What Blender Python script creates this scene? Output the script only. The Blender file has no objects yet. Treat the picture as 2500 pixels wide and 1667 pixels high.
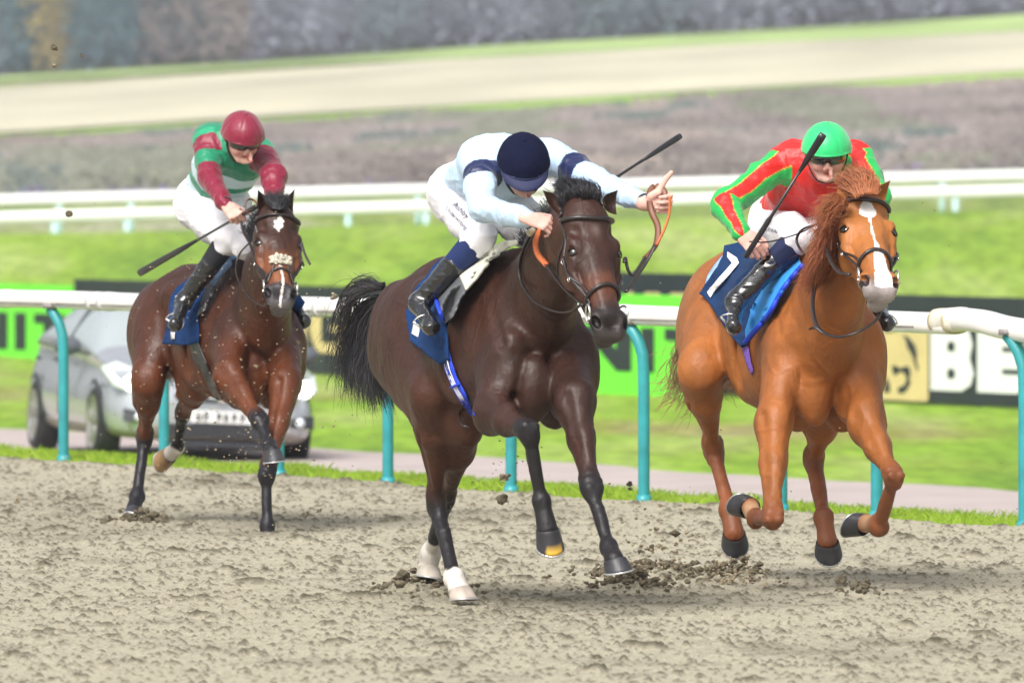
import bpy, bmesh, math, random
import numpy as np
from mathutils import Vector, Matrix, Euler
from mathutils.bvhtree import BVHTree
from mathutils.geometry import delaunay_2d_cdt, tessellate_polygon
random.seed(7); rng = np.random.default_rng(7)
SC = bpy.context.scene
COL = SC.collection
# ------------------------------------------------------------------ camera
HC = 2.0; FPX = 400/36*2500; HOR = 369.0
PITCH = math.atan((833.5-HOR)/FPX)
cam_d = bpy.data.cameras.new('camera'); cam = bpy.data.objects.new('camera', cam_d); COL.objects.link(cam)
cam_d.lens = 400; cam_d.sensor_width = 36; cam_d.clip_start = 1; cam_d.clip_end = 5000
cam.location = (0, 0, HC); cam.rotation_euler = (math.pi/2-PITCH, 0, 0)
cam_d.dof.use_dof = True; cam_d.dof.focus_distance = 52.8; cam_d.dof.aperture_fstop = 7.6
SC.camera = cam
# ------------------------------------------------------------------ light
SUN_EL, SUN_AZ = math.radians(48), math.radians(-155)   # azimuth from +Y clockwise; behind the camera's left shoulder
w = bpy.data.worlds.new('World'); SC.world = w; w.use_nodes = True
nt = w.node_tree; nt.nodes.clear()
sky = nt.nodes.new('ShaderNodeTexSky'); sky.sky_type = 'NISHITA'; sky.sun_disc = False
sky.sun_elevation = SUN_EL; sky.sun_rotation = SUN_AZ; sky.air_density = 1.0; sky.dust_density = 6.0; sky.ozone_density = 1.0
bg = nt.nodes.new('ShaderNodeBackground'); bg.inputs['Strength'].default_value = 0.135
hsv = nt.nodes.new('ShaderNodeHueSaturation'); hsv.inputs['Saturation'].default_value = 0.35
wo = nt.nodes.new('ShaderNodeOutputWorld')
nt.links.new(sky.outputs[0], hsv.inputs['Color']); nt.links.new(hsv.outputs[0], bg.inputs[0]); nt.links.new(bg.outputs[0], wo.inputs[0])
sd = bpy.data.lights.new('sun', 'SUN'); sd.energy = 2.0; sd.angle = math.radians(24); sd.color = (1, .965, .92)
so = bpy.data.objects.new('sun', sd); COL.objects.link(so)
sdir = Vector((math.sin(SUN_AZ)*math.cos(SUN_EL), math.cos(SUN_AZ)*math.cos(SUN_EL), math.sin(SUN_EL)))
so.rotation_euler = (-sdir).to_track_quat('-Z', 'Y').to_euler(); so.location = (0, 0, 30)
SC.view_settings.view_transform = 'Standard'; SC.view_settings.look = 'None'
SC.view_settings.exposure = 0.52; SC.view_settings.gamma = 1
# ------------------------------------------------------------------ pixel -> place
def P(px, py, d):
    """the point at distance d (world y) seen at a pixel of the 2500x1667 photograph"""
    u = (px-1250)/FPX; v = (833.5-py)/FPX
    cp, sp = math.cos(PITCH), math.sin(PITCH)
    c = d/(cp+v*sp)
    return np.array((c*u, d, HC+c*(v*cp-sp)))
def ray(px, py):
    a = P(px, py, 100.0); o = np.array((0, 0, HC)); r = a-o
    return Vector(o), Vector(r/np.linalg.norm(r))
def nrm(v):
    v = np.asarray(v, float); return v/(np.linalg.norm(v)+1e-12)
# ------------------------------------------------------------------ noise
def _h(i, j, k, s):
    n = (i*73856093) ^ (j*19349663) ^ (k*83492791) ^ (s*2654435)
    n = (n ^ (n >> 13))*1274126177
    n = n ^ (n >> 16)
    return (n & 0xffff)/65535.0
def vnoise(p, seed=0):
    p = np.asarray(p, float); f = np.floor(p); i = f.astype(np.int64); t = p-f; t = t*t*(3-2*t)
    x, y, z = i[..., 0], i[..., 1], i[..., 2]; r = 0
    for a in (0, 1):
        wa = t[..., 0] if a else 1-t[..., 0]
        for b in (0, 1):
            wb = t[..., 1] if b else 1-t[..., 1]
            for c in (0, 1):
                wc = t[..., 2] if c else 1-t[..., 2]
                r = r+wa*wb*wc*_h(x+a, y+b, z+c, seed)
    return r*2-1
def noise2(x, y, seed=0):
    f = np.floor(x); g = np.floor(y); i = f.astype(np.int64); j = g.astype(np.int64)
    u = x-f; v = y-g; u = u*u*(3-2*u); v = v*v*(3-2*v); k = np.zeros_like(i)
    return (_h(i, j, k, seed)*(1-u)+_h(i+1, j, k, seed)*u)*(1-v)+(_h(i, j+1, k, seed)*(1-u)+_h(i+1, j+1, k, seed)*u)*v
# ------------------------------------------------------------------ materials
def mat(name, col=(.5, .5, .5), rough=.6, metal=0, attr=None, var=0.0, vscale=8, bump=0, bscale=60, spec=.5,
        emit=0, coat=0, alpha=1, sheen=0, stretch=None, aniso=0, transl=0):
    m = bpy.data.materials.new(name); m.use_nodes = True
    n = m.node_tree.nodes; l = m.node_tree.links; b = n['Principled BSDF']
    b.inputs['Base Color'].default_value = (*col, 1); b.inputs['Roughness'].default_value = rough
    b.inputs['Metallic'].default_value = metal; b.inputs['Specular IOR Level'].default_value = spec
    b.inputs['Coat Weight'].default_value = coat; b.inputs['Coat Roughness'].default_value = .15
    b.inputs['Sheen Weight'].default_value = sheen; b.inputs['Alpha'].default_value = alpha
    b.inputs['Transmission Weight'].default_value = transl
    src = None
    tc = n.new('ShaderNodeTexCoord'); mp = n.new('ShaderNodeMapping'); l.new(tc.outputs['Object'], mp.inputs[0])
    if stretch: mp.inputs['Scale'].default_value = stretch
    if attr:
        a = n.new('ShaderNodeAttribute'); a.attribute_name = attr; src = a.outputs['Color']
    if var:
        nz = n.new('ShaderNodeTexNoise'); nz.inputs['Scale'].default_value = vscale; nz.inputs['Detail'].default_value = 5
        l.new(mp.outputs[0], nz.inputs['Vector'])
        mr = n.new('ShaderNodeMapRange'); mr.inputs[1].default_value = .3; mr.inputs[2].default_value = .7
        mr.inputs[3].default_value = 1-var; mr.inputs[4].default_value = 1+var
        l.new(nz.outputs['Fac'], mr.inputs[0])
        mx = n.new('ShaderNodeMix'); mx.data_type = 'RGBA'; mx.blend_type = 'MULTIPLY'; mx.inputs[0].default_value = 1
        if src: l.new(src, mx.inputs[6])
        else: mx.inputs[6].default_value = (*col, 1)
        l.new(mr.outputs[0], mx.inputs[7]); src = mx.outputs[2]
    if src: l.new(src, b.inputs['Base Color'])
    if emit:
        b.inputs['Emission Color'].default_value = (*col, 1); b.inputs['Emission Strength'].default_value = emit
    if bump:
        nz = n.new('ShaderNodeTexNoise'); nz.inputs['Scale'].default_value = bscale; nz.inputs['Detail'].default_value = 4
        l.new(mp.outputs[0], nz.inputs['Vector'])
        bp = n.new('ShaderNodeBump'); bp.inputs['Strength'].default_value = bump; bp.inputs['Distance'].default_value = .01
        l.new(nz.outputs['Fac'], bp.inputs['Height']); l.new(bp.outputs[0], b.inputs['Normal'])
    return m
# ------------------------------------------------------------------ objects
def tag(o, label=None, cat=None, group=None, kind=None):
    if label: o['label'] = label
    if cat: o['category'] = cat
    if group: o['group'] = group
    if kind: o['kind'] = kind
    return o
def empty(name, loc, label, cat, group=None):
    o = bpy.data.objects.new(name, None); COL.objects.link(o); o.location = loc; o.empty_display_size = .1
    return tag(o, label, cat, group)
def mk(name, v, f, m, parent=None, col=None, smooth=True, loc=None, mats=None, mi=None):
    v = np.asarray(v, float).reshape(-1, 3)
    me = bpy.data.meshes.new(name)
    if parent is not None:
        r = parent
        while r.parent: r = r.parent
        off = np.array(r.location)
    else:
        off = np.array(loc) if loc is not None else (np.array((v[:, 0].mean(), v[:, 1].mean(), v[:, 2].min())))
    vv = v-off
    if isinstance(f, np.ndarray) and f.ndim == 2:
        k = f.shape[1]; me.vertices.add(len(vv)); me.vertices.foreach_set('co', vv.ravel())
        me.loops.add(f.size); me.loops.foreach_set('vertex_index', f.ravel().astype(np.int32))
        me.polygons.add(len(f)); me.polygons.foreach_set('loop_start', (np.arange(len(f))*k).astype(np.int32))
        me.polygons.foreach_set('loop_total', np.full(len(f), k, np.int32))
    else:
        me.from_pydata([tuple(x) for x in vv], [], [tuple(int(i) for i in x) for x in f])
    for mm in (mats or [m]): me.materials.append(mm)
    if mi is not None: me.polygons.foreach_set('material_index', np.asarray(mi, np.int32))
    if smooth: me.polygons.foreach_set('use_smooth', np.ones(len(me.polygons), bool))
    if col is not None:
        a = me.color_attributes.new('Col', 'FLOAT_COLOR', 'POINT')
        c = np.ones((len(vv), 4), np.float32); c[:, :3] = col; a.data.foreach_set('color', c.ravel())
    me.update(calc_edges=True); me.validate()
    o = bpy.data.objects.new(name, me); COL.objects.link(o)
    if parent is not None:
        o.parent = parent
    else: o.location = off
    return o
class MB:
    """collects simple shapes into one mesh"""
    def __init__(s): s.v = []; s.f = []; s.n = 0
    def add(s, v, f):
        v = np.asarray(v, float).reshape(-1, 3); s.v.append(v)
        s.f += [tuple(int(i)+s.n for i in q) for q in f]; s.n += len(v); return s
    def box(s, c, size, R=None, bev=0):
        x, y, z = np.array(size)/2
        v = np.array([(a*x, b*y, e*z) for a in (-1, 1) for b in (-1, 1) for e in (-1, 1)])
        if R is not None: v = v@np.array(R).T
        return s.add(v+np.array(c), [(0, 1, 3, 2), (4, 6, 7, 5), (0, 4, 5, 1), (2, 3, 7, 6), (0, 2, 6, 4), (1, 5, 7, 3)])
    def tube(s, pts, r, n=10, flat=1.0, side=None, cap=True):
        pts = [np.array(p, float) for p in pts]; m = len(pts)
        rr = r if hasattr(r, '__len__') else [r]*m
        V = []; u = None
        for i, p in enumerate(pts):
            t = nrm(pts[min(i+1, m-1)]-pts[max(i-1, 0)])
            if side is not None: u = nrm(np.array(side)-np.dot(side, t)*t)
            elif u is None:
                a = np.array((0, 0, 1.)) if abs(t[2]) < .9 else np.array((1., 0, 0)); u = nrm(np.cross(a, t))
            else: u = nrm(u-np.dot(u, t)*t)
            w_ = np.cross(t, u)
            for k in range(n):
                a = 2*math.pi*k/n; V.append(p+rr[i]*(math.cos(a)*u+math.sin(a)*flat*w_))
        F = [(i*n+k, i*n+(k+1) % n, (i+1)*n+(k+1) % n, (i+1)*n+k) for i in range(m-1) for k in range(n)]
        if cap: F += [tuple(range(n-1, -1, -1)), tuple(range((m-1)*n, m*n))]
        return s.add(V, F)
    def ball(s, c, r, R=None, nu=16, nv=10, lo=0, hi=math.pi):
        V = []; r = np.array(r if hasattr(r, '__len__') else (r, r, r), float)
        for j in range(nv+1):
            a = lo+(hi-lo)*j/nv
            for k in range(nu):
                b = 2*math.pi*k/nu; V.append((math.sin(a)*math.cos(b)*r[0], math.sin(a)*math.sin(b)*r[1], math.cos(a)*r[2]))
        V = np.array(V)
        if R is not None: V = V@np.array(R).T
        F = [(j*nu+k, (j+1)*nu+k, (j+1)*nu+(k+1) % nu, j*nu+(k+1) % nu) for j in range(nv) for k in range(nu)]
        return s.add(V+np.array(c), F)
    def done(s, name, m, parent=None, **k):
        return mk(name, np.concatenate(s.v), s.f, m, parent, **k)
def smooth_path(pts, n=8):
    pts = [np.array(p, float) for p in pts]
    if len(pts) < 3: return pts
    q = [2*pts[0]-pts[1]]+pts+[2*pts[-1]-pts[-2]]; out = []
    for i in range(1, len(q)-2):
        a, b, c, d = q[i-1:i+3]
        for k in range(n):
            t = k/n; out.append(.5*((2*b)+(c-a)*t+(2*a-5*b+4*c-d)*t*t+(3*b-3*c+d-a)*t**3))
    return out+[pts[-1]]
# ------------------------------------------------------------------ implicit bodies
def ell(c, r, R=None): return ('e', np.array(c, float), np.array(r, float), None if R is None else np.array(R, float))
def seg(a, b, ra, rb, side=None):
    """tapered limb; ra / rb a radius or (radius along side, radius across)"""
    ra = (ra, ra) if not hasattr(ra, '__len__') else ra; rb = (rb, rb) if not hasattr(rb, '__len__') else rb
    return ('s', np.array(a, float), np.array(b, float), ra, rb, side)
def frame(axis, side):
    ax = nrm(axis)
    if side is None: side = (0, 0, 1) if abs(ax[2]) < .9 else (1, 0, 0)
    s_ = np.array(side, float); s_ = nrm(s_-np.dot(s_, ax)*ax); return ax, s_, np.cross(ax, s_)
def pbounds(p):
    if p[0] == 'e':
        r = max(p[2]) if p[3] is not None else p[2]; return p[1]-r, p[1]+r
    r = max(max(p[3]), max(p[4])); return np.minimum(p[1], p[2])-r, np.maximum(p[1], p[2])+r
def pdist(p, X):
    if p[0] == 'e':
        q = X-p[1].astype(np.float32); r = p[2].astype(np.float32)
        if p[3] is not None: q = q@p[3].astype(np.float32)
        k0 = np.sqrt(((q/r)**2).sum(-1)); k1 = np.sqrt(((q/(r*r))**2).sum(-1))+1e-9
        return k0*(k0-1)/k1
    a, b = p[1], p[2]; L = np.linalg.norm(b-a)+1e-9; ax, s_, w_ = frame(b-a, p[5])
    q = X-a.astype(np.float32)
    z = q@ax.astype(np.float32); t = np.clip(z/L, 0, 1); z = z-t*L
    u = q@s_.astype(np.float32); v = q@w_.astype(np.float32)
    ts = t*t*(3-2*t)*.35+t*.65
    r1 = p[3][0]+(p[4][0]-p[3][0])*ts; r2 = p[3][1]+(p[4][1]-p[3][1])*ts; rz = np.minimum(r1, r2)
    k0 = np.sqrt((u/r1)**2+(v/r2)**2+(z/rz)**2); k1 = np.sqrt((u/r1**2)**2+(v/r2**2)**2+(z/rz**2)**2)+1e-9
    return k0*(k0-1)/k1
def field(prims, lo, hi, h):
    """prims: (op, k, prim), op '+' blends in, '-' carves out"""
    n = np.maximum(np.ceil((hi-lo)/h).astype(int)+1, 3)
    F = np.full(tuple(n), .2, np.float32)
    for op, k, p in prims:
        a, b = pbounds(p); pad = k+3*h
        i0 = np.clip(np.floor((a-pad-lo)/h).astype(int), 0, n); i1 = np.clip(np.ceil((b+pad-lo)/h).astype(int)+1, 0, n)
        if (i1 <= i0).any(): continue
        g = [np.arange(i0[c], i1[c], dtype=np.float32)*np.float32(h)+np.float32(lo[c]) for c in range(3)]
        X = np.stack(np.meshgrid(*g, indexing='ij'), -1)
        d = pdist(p, X).astype(np.float32); sl = tuple(slice(i0[c], i1[c]) for c in range(3)); f = F[sl]
        if op == '+':
            e = np.maximum(k-np.abs(f-d), 0)/max(k, 1e-6); F[sl] = np.minimum(f, d)-e*e*k*.25
        else:
            d = -d; e = np.maximum(k-np.abs(f-d), 0)/max(k, 1e-6); F[sl] = np.maximum(f, d)+e*e*k*.25
    return F
def nets(F, lo, h):
    s = F < 0
    c = sum(s[a:s.shape[0]-1+a, b:s.shape[1]-1+b, e:s.shape[2]-1+e].astype(np.int8) for a in (0, 1) for b in (0, 1) for e in (0, 1))
    act = (c > 0) & (c < 8); idx = np.argwhere(act)
    num = np.full(act.shape, -1, np.int64); num[act] = np.arange(len(idx))
    co = [(a, b, e) for a in (0, 1) for b in (0, 1) for e in (0, 1)]
    val = np.stack([F[idx[:, 0]+a, idx[:, 1]+b, idx[:, 2]+e] for a, b, e in co], 1)
    acc = np.zeros((len(idx), 3)); cnt = np.zeros(len(idx))
    for i in range(8):
        for j in range(i+1, 8):
            if sum(abs(co[i][q]-co[j][q]) for q in range(3)) != 1: continue
            m = (val[:, i] < 0) != (val[:, j] < 0)
            t = val[m, i]/(val[m, i]-val[m, j]+1e-12); A = np.array(co[i], float); B = np.array(co[j], float)
            acc[m] += A+(B-A)*t[:, None]; cnt[m] += 1
    V = (idx+acc/cnt[:, None])*h+lo
    Q = []
    for ax in range(3):
        o1, o2 = [(1, 2), (2, 0), (0, 1)][ax]
        A = np.moveaxis(s, ax, 0); 
        sl0 = [slice(None)]*3; sl1 = [slice(None)]*3; sl0[ax] = slice(0, -1); sl1[ax] = slice(1, None)
        d0 = s[tuple(sl0)]; d1 = s[tuple(sl1)]; e = np.argwhere(d0 != d1)
        e = e[(e[:, o1] > 0) & (e[:, o2] > 0) & (e[:, o1] < s.shape[o1]-1) & (e[:, o2] < s.shape[o2]-1)]
        ins = d0[e[:, 0], e[:, 1], e[:, 2]]
        def g(da, db):
            q = e.copy(); q[:, o1] -= da; q[:, o2] -= db; return num[q[:, 0], q[:, 1], q[:, 2]]
        q = np.stack([g(1, 1), g(0, 1), g(0, 0), g(1, 0)], 1); q[~ins] = q[~ins][:, ::-1]
        Q.append(q)
    return V, np.concatenate(Q)
def body(prims, h, fine=(), lo=None, hi=None):
    """one surface; fine = [(lo, hi, h)] boxes meshed more finely"""
    if lo is None:
        B = [pbounds(p) for op, k, p in prims if op == '+']
        lo = np.min([b[0] for b in B], 0)-3*h; hi = np.max([b[1] for b in B], 0)+3*h
    V, Q = nets(field(prims, lo, hi, h), lo, h)
    c = V[Q].mean(1); keep = np.ones(len(Q), bool)
    for a, b, hh in fine: keep &= ~((c > a+h*.6) & (c < b-h*.6)).all(1)
    Vs = [V]; Qs = [Q[keep]]; n = len(V)
    for a, b, hh in fine:
        V2, Q2 = nets(field(prims, a-2*hh, b+2*hh, hh), a-2*hh, hh); c = V2[Q2].mean(1)
        k = ((c > a-hh) & (c < b+hh)).all(1); Vs.append(V2); Qs.append(Q2[k]+n); n += len(V2)
    V = np.concatenate(Vs); Q = np.concatenate(Qs)
    used = np.zeros(len(V), bool); used[Q.ravel()] = True; re = np.cumsum(used)-1
    return V[used], re[Q]
def bvh_of(V, Q): return BVHTree.FromPolygons([Vector(x) for x in V], [tuple(int(i) for i in q) for q in Q])
def hit(b, px, py, off=0.0, dflt=None):
    o, r = ray(px, py); h = b.ray_cast(o, r)
    if h[0] is None:
        return None if dflt is None else P(px, py, dflt)
    return np.array(h[0])-np.array(r)*off/max(.45, abs(h[1].dot(r)))
def nearfill(b, pts, off):
    """surface points under pixels; pixels that miss take the depth of the nearest one that hits"""
    res = [hit(b, x, y, off) for x, y in pts]
    ok = [i for i, r in enumerate(res) if r is not None]
    if not ok: raise RuntimeError('patch misses')
    A = np.array([pts[i] for i in ok]); 
    for i, r in enumerate(res):
        if r is None:
            j = ok[int(np.argmin(((A-np.array(pts[i]))**2).sum(1)))]; res[i] = P(pts[i][0], pts[i][1], res[j][1])
    return np.array(res)
def dense(poly, step, close=True):
    out = []; n = len(poly)
    for i in range(n if close else n-1):
        a = np.array(poly[i], float); b = np.array(poly[(i+1) % n], float); m = max(1, int(np.linalg.norm(b-a)/step))
        out += [tuple(a+(b-a)*k/m) for k in range(m)]
    if not close: out.append(tuple(poly[-1]))
    return out
def patch(name, b, poly, off, m, parent, step=7, thick=.004, curve=False, wav=0, wfreq=.03, relax=0, col=None):
    """a sheet of cloth or leather lying on a body: outline by pixels, laid on the surface, with thickness"""
    if curve:
        q = smooth_path([(*p, 0) for p in list(poly)+[poly[0]]], 5)[:-1]; poly = [(p[0], p[1]) for p in q]
    ring = dense(poly, step); A = np.array(ring); x0, y0 = A.min(0); x1, y1 = A.max(0)
    pts = [Vector(p) for p in ring]; n0 = len(pts)
    yy = y0+step*.5
    while yy < y1:
        xx = x0+step*.5
        while xx < x1:
            if np.min(((A-(xx, yy))**2).sum(1)) > (step*.45)**2: pts.append(Vector((xx, yy)))
            xx += step
        yy += step*.87
    r = delaunay_2d_cdt(pts, [(i, (i+1) % n0) for i in range(n0)], [], 1, 1e-5)
    vs, fs = r[0], r[2]
    V = nearfill(b, [tuple(v) for v in vs], off)
    if relax:
        nb = [set() for _ in V]
        for f in fs:
            for i in range(len(f)): nb[f[i]].add(f[i-1]); nb[f[i-1]].add(f[i])
        for _ in range(relax):
            d = V[:, 1].copy(); dm = np.array([min(d[i], np.mean([d[j] for j in nb[i]])) if nb[i] else d[i] for i in range(len(V))])
            for i in range(len(V)):
                p = np.array((0, 0, HC)); q = V[i]-p; V[i] = p+q*(dm[i]/V[i][1])
    nr = np.zeros_like(V)
    for f in fs:
        q = np.cross(V[f[1]]-V[f[0]], V[f[2]]-V[f[0]]); q = q if q[1] < 0 else -q
        for i in f: nr[i] += q
    nr /= np.linalg.norm(nr, axis=1)[:, None]+1e-12
    if wav:
        px = np.array([tuple(v) for v in vs]); g = vnoise(np.c_[px*wfreq, np.zeros(len(px))], 5)+.5*vnoise(np.c_[px*wfreq*2.3, np.ones(len(px))], 9)
        V = V+nr*(g*wav)[:, None]
    W = V-nr*thick; N = len(V)
    F = [];
    for f in fs:
        f = list(f); q = np.cross(V[f[1]]-V[f[0]], V[f[2]]-V[f[0]])
        if q[1] > 0: f = f[::-1]
        F.append(tuple(f)); F.append(tuple(i+N for i in f[::-1]))
    ed = {}
    for f in F[::2]:
        for i in range(len(f)): ed[(f[i-1], f[i])] = 1
    for (a, c) in list(ed):
        if (c, a) not in ed: F.append((c, a, a+N, c+N))
    return mk(name, np.concatenate([V, W]), F, m, parent)
def strap_pts(b, pts, off, step=8, curve=True, d=None):
    q = [(x[0], x[1]) for x in (smooth_path([(*p, 0) for p in pts], 6) if curve and len(pts) > 2 else pts)]
    return nearfill(b, dense(q, step, close=False), off)
# ================================================================== the setting
TN = np.array((.919, .395)); TT = np.array((-.395, .919))       # across the track (away from us) and along it (away)
def sstep(a, b, x): t = np.clip((x-a)/(b-a), 0, 1); return t*t*(3-2*t)
def terrain(x, y):
    x = np.asarray(x, float); y = np.asarray(y, float); n = TN[0]*x+TN[1]*y
    z = -.75*sstep(26.9, 31, n)
    xc = np.clip(x, -80, 80)
    crest = .80+.024*xc
    z = z+(crest+.75)*sstep(145, 192, y)
    z = z-.45*sstep(193, 203, y)
    z = np.where(y > 203, crest-.45+.95*sstep(203, 238, y), z)
    h400 = 3.0+.064*xc; h700 = 8.45+.06*xc; h240 = crest+.5
    t = np.clip((y-240)/160, 0, 1); z = np.where(y > 240, h240+(h400-h240)*t, z)
    t = np.clip((y-400)/300, 0, 1); z = np.where(y > 400, h400+(h700-h400)*t, z)
    t = np.clip((y-700)/300, 0, 3); z = np.where(y > 700, h700+t*9, z)
    return z
def grid(xs, ys, zf, name, m, col=None, **kw):
    X, Y = np.meshgrid(xs, ys, indexing='ij'); Z = zf(X, Y); V = np.stack([X, Y, Z], -1).reshape(-1, 3)
    nx, ny = len(xs), len(ys); I = np.arange(nx*ny).reshape(nx, ny)
    Q = np.stack([I[:-1, :-1], I[1:, :-1], I[1:, 1:], I[:-1, 1:]], -1).reshape(-1, 4)
    return mk(name, V, Q, m, col=(None if col is None else col(X, Y, Z).reshape(-1, 3)), **kw)
# grass ground: one sheet to the horizon
def grass_mat():
    m = bpy.data.materials.new('grass_ground'); m.use_nodes = True; n = m.node_tree.nodes; l = m.node_tree.links; b = n['Principled BSDF']
    b.inputs['Roughness'].default_value = .9; b.inputs['Specular IOR Level'].default_value = .15
    tc = n.new('ShaderNodeTexCoord'); mp = n.new('ShaderNodeMapping'); mp.inputs['Scale'].default_value = (1, .12, 1); l.new(tc.outputs['Object'], mp.inputs[0])
    def ramp(scale, cols, vec, det=4):
        z = n.new('ShaderNodeTexNoise'); z.inputs['Scale'].default_value = scale; z.inputs['Detail'].default_value = det; l.new(vec, z.inputs['Vector'])
        r = n.new('ShaderNodeValToRGB'); l.new(z.outputs['Fac'], r.inputs[0]); e = r.color_ramp.elements
        e[0].position = .34; e[0].color = (*cols[0], 1); e[1].position = .66; e[1].color = (*cols[-1], 1)
        for i, c in enumerate(cols[1:-1]): q = e.new(.34+.32*(i+1)/(len(cols)-1)); q.color = (*c, 1)
        return r.outputs[0]
    a = ramp(.55, [(.15, .28, .026), (.22, .365, .034), (.31, .42, .095)], mp.outputs[0])
    c = ramp(5.0, [(.5, .5, .5), (1.15, 1.15, 1.1)], mp.outputs[0])
    mx = n.new('ShaderNodeMix'); mx.data_type = 'RGBA'; mx.blend_type = 'MULTIPLY'; mx.inputs[0].default_value = .55; l.new(a, mx.inputs[6]); l.new(c, mx.inputs[7])
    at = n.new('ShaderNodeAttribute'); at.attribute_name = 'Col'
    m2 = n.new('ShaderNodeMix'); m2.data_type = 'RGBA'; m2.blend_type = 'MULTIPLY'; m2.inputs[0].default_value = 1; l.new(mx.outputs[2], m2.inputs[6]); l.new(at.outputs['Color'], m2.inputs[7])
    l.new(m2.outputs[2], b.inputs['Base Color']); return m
def gcol(X, Y, Z):
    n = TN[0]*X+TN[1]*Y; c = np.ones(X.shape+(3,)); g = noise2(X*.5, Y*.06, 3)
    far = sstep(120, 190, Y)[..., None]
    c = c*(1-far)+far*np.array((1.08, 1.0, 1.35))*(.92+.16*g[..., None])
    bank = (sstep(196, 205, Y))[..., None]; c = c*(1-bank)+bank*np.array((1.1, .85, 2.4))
    # rough, weedy ground in front of the boards
    wd = (np.exp(-((n-46.5)/3.2)**2)*sstep(.35, .7, noise2(X*.8, Y*.25, 8)))[..., None]*.85
    c = c*(1-wd)+wd*np.array((1.15, .62, 2.0))
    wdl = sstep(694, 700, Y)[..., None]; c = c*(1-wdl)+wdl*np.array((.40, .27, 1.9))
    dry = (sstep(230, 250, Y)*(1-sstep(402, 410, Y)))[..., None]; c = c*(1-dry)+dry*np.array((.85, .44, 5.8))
    return c
xs = np.concatenate([np.linspace(-600, -60, 28)[:-1], np.linspace(-60, 60, 121), np.linspace(60, 600, 28)[1:]])
ys = np.concatenate([np.arange(-40, 20, 10), np.arange(20, 130, .8), np.arange(130, 260, 1.6), np.arange(260, 420, 5), np.arange(420, 1400, 20)])
def gz(X, Y):
    n = TN[0]*X+TN[1]*Y; z = terrain(X, Y); z = z-.06*(1-sstep(26.0, 26.4, n)); return z+.02*(noise2(X*1.1, Y*.7, 4)-.5)*sstep(27, 34, n)
grass_m = grass_mat()
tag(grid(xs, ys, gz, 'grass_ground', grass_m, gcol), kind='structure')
# far fields: pale stubble band and brighter grass strips on the hill
def hillsheet(name, y0, y1, m, dz, jag=4, xr=90, fn=None):
    xs = np.arange(-xr, xr+1, 3.0); ts = np.linspace(0, 1, 24); V = []; 
    for t in ts:
        for x in xs:
            a = y0(x)+jag*(noise2(np.array(x*.09), np.array(3.), 5)-.5); b = y1(x)+jag*(noise2(np.array(x*.07), np.array(9.), 6)-.5)
            y = a+(b-a)*t; V.append((x, y, float(terrain(x, y))+dz))
    n = len(xs); F = np.array([(j*n+i, j*n+i+1, (j+1)*n+i+1, (j+1)*n+i) for j in range(len(ts)-1) for i in range(n-1)])
    o = mk(name, V, F, m); tag(o, kind='structure'); return o
hillsheet('hill_grass', lambda x: 394, lambda x: 446, mat('hill_grass', (.26, .42, .085), .95, var=.25, vscale=.12, stretch=(1, .2, 1), spec=.1), .05)
hillsheet('stubble_field', lambda x: 447-.2*x, lambda x: 632, mat('stubble', (.50, .475, .36), .95, var=.20, vscale=.15, stretch=(.5, .12, 1), spec=.1), .09)
hillsheet('hill_meadow', lambda x: 628-.9*x, lambda x: 690, mat('hill_meadow', (.33, .44, .17), .95, var=.4, vscale=.12, stretch=(.5, .1, 1), spec=.1), .13, jag=22)
# the service path behind the rail
def npt(t, n): return TT*t+TN*n
V = []; tt = np.arange(10, 140, 1.0)
for t in tt:
    for n_ in np.linspace(36.3, 39.6, 5):
        q = npt(t, n_+.15*math.sin(t*.7)+.1*math.sin(t*1.9)); V.append((q[0], q[1], float(terrain(*q))+.03))
F = np.array([(j*5+i, j*5+i+1, (j+1)*5+i+1, (j+1)*5+i) for j in range(len(tt)-1) for i in range(4)])
tag(mk('service_path', V, F[:, ::-1], mat('path', (.42, .36, .345), .9, var=.12, vscale=1.2, bump=.3, bscale=15, spec=.2)), kind='structure')
# sand track
def sand_mat():
    m = bpy.data.materials.new('sand'); m.use_nodes = True; n = m.node_tree.nodes; l = m.node_tree.links; b = n['Principled BSDF']
    b.inputs['Roughness'].default_value = .93; b.inputs['Specular IOR Level'].default_value = .2
    at = n.new('ShaderNodeAttribute'); at.attribute_name = 'Col'
    tc = n.new('ShaderNodeTexCoord'); z = n.new('ShaderNodeTexNoise'); z.inputs['Scale'].default_value = 150; z.inputs['Detail'].default_value = 4; l.new(tc.outputs['Object'], z.inputs['Vector'])
    r = n.new('ShaderNodeMapRange'); r.inputs[1].default_value = .3; r.inputs[2].default_value = .7; r.inputs[3].default_value = .66; r.inputs[4].default_value = 1.28; l.new(z.outputs['Fac'], r.inputs[0])
    mx = n.new('ShaderNodeMix'); mx.data_type = 'RGBA'; mx.blend_type = 'MULTIPLY'; mx.inputs[0].default_value = 1; l.new(at.outputs['Color'], mx.inputs[6]); l.new(r.outputs[0], mx.inputs[7])
    l.new(mx.outputs[2], b.inputs['Base Color'])
    bp = n.new('ShaderNodeBump'); bp.inputs['Strength'].default_value = .6; bp.inputs['Distance'].default_value = .012; l.new(z.outputs['Fac'], bp.inputs['Height']); l.new(bp.outputs[0], b.inputs['Normal'])
    return m
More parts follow.
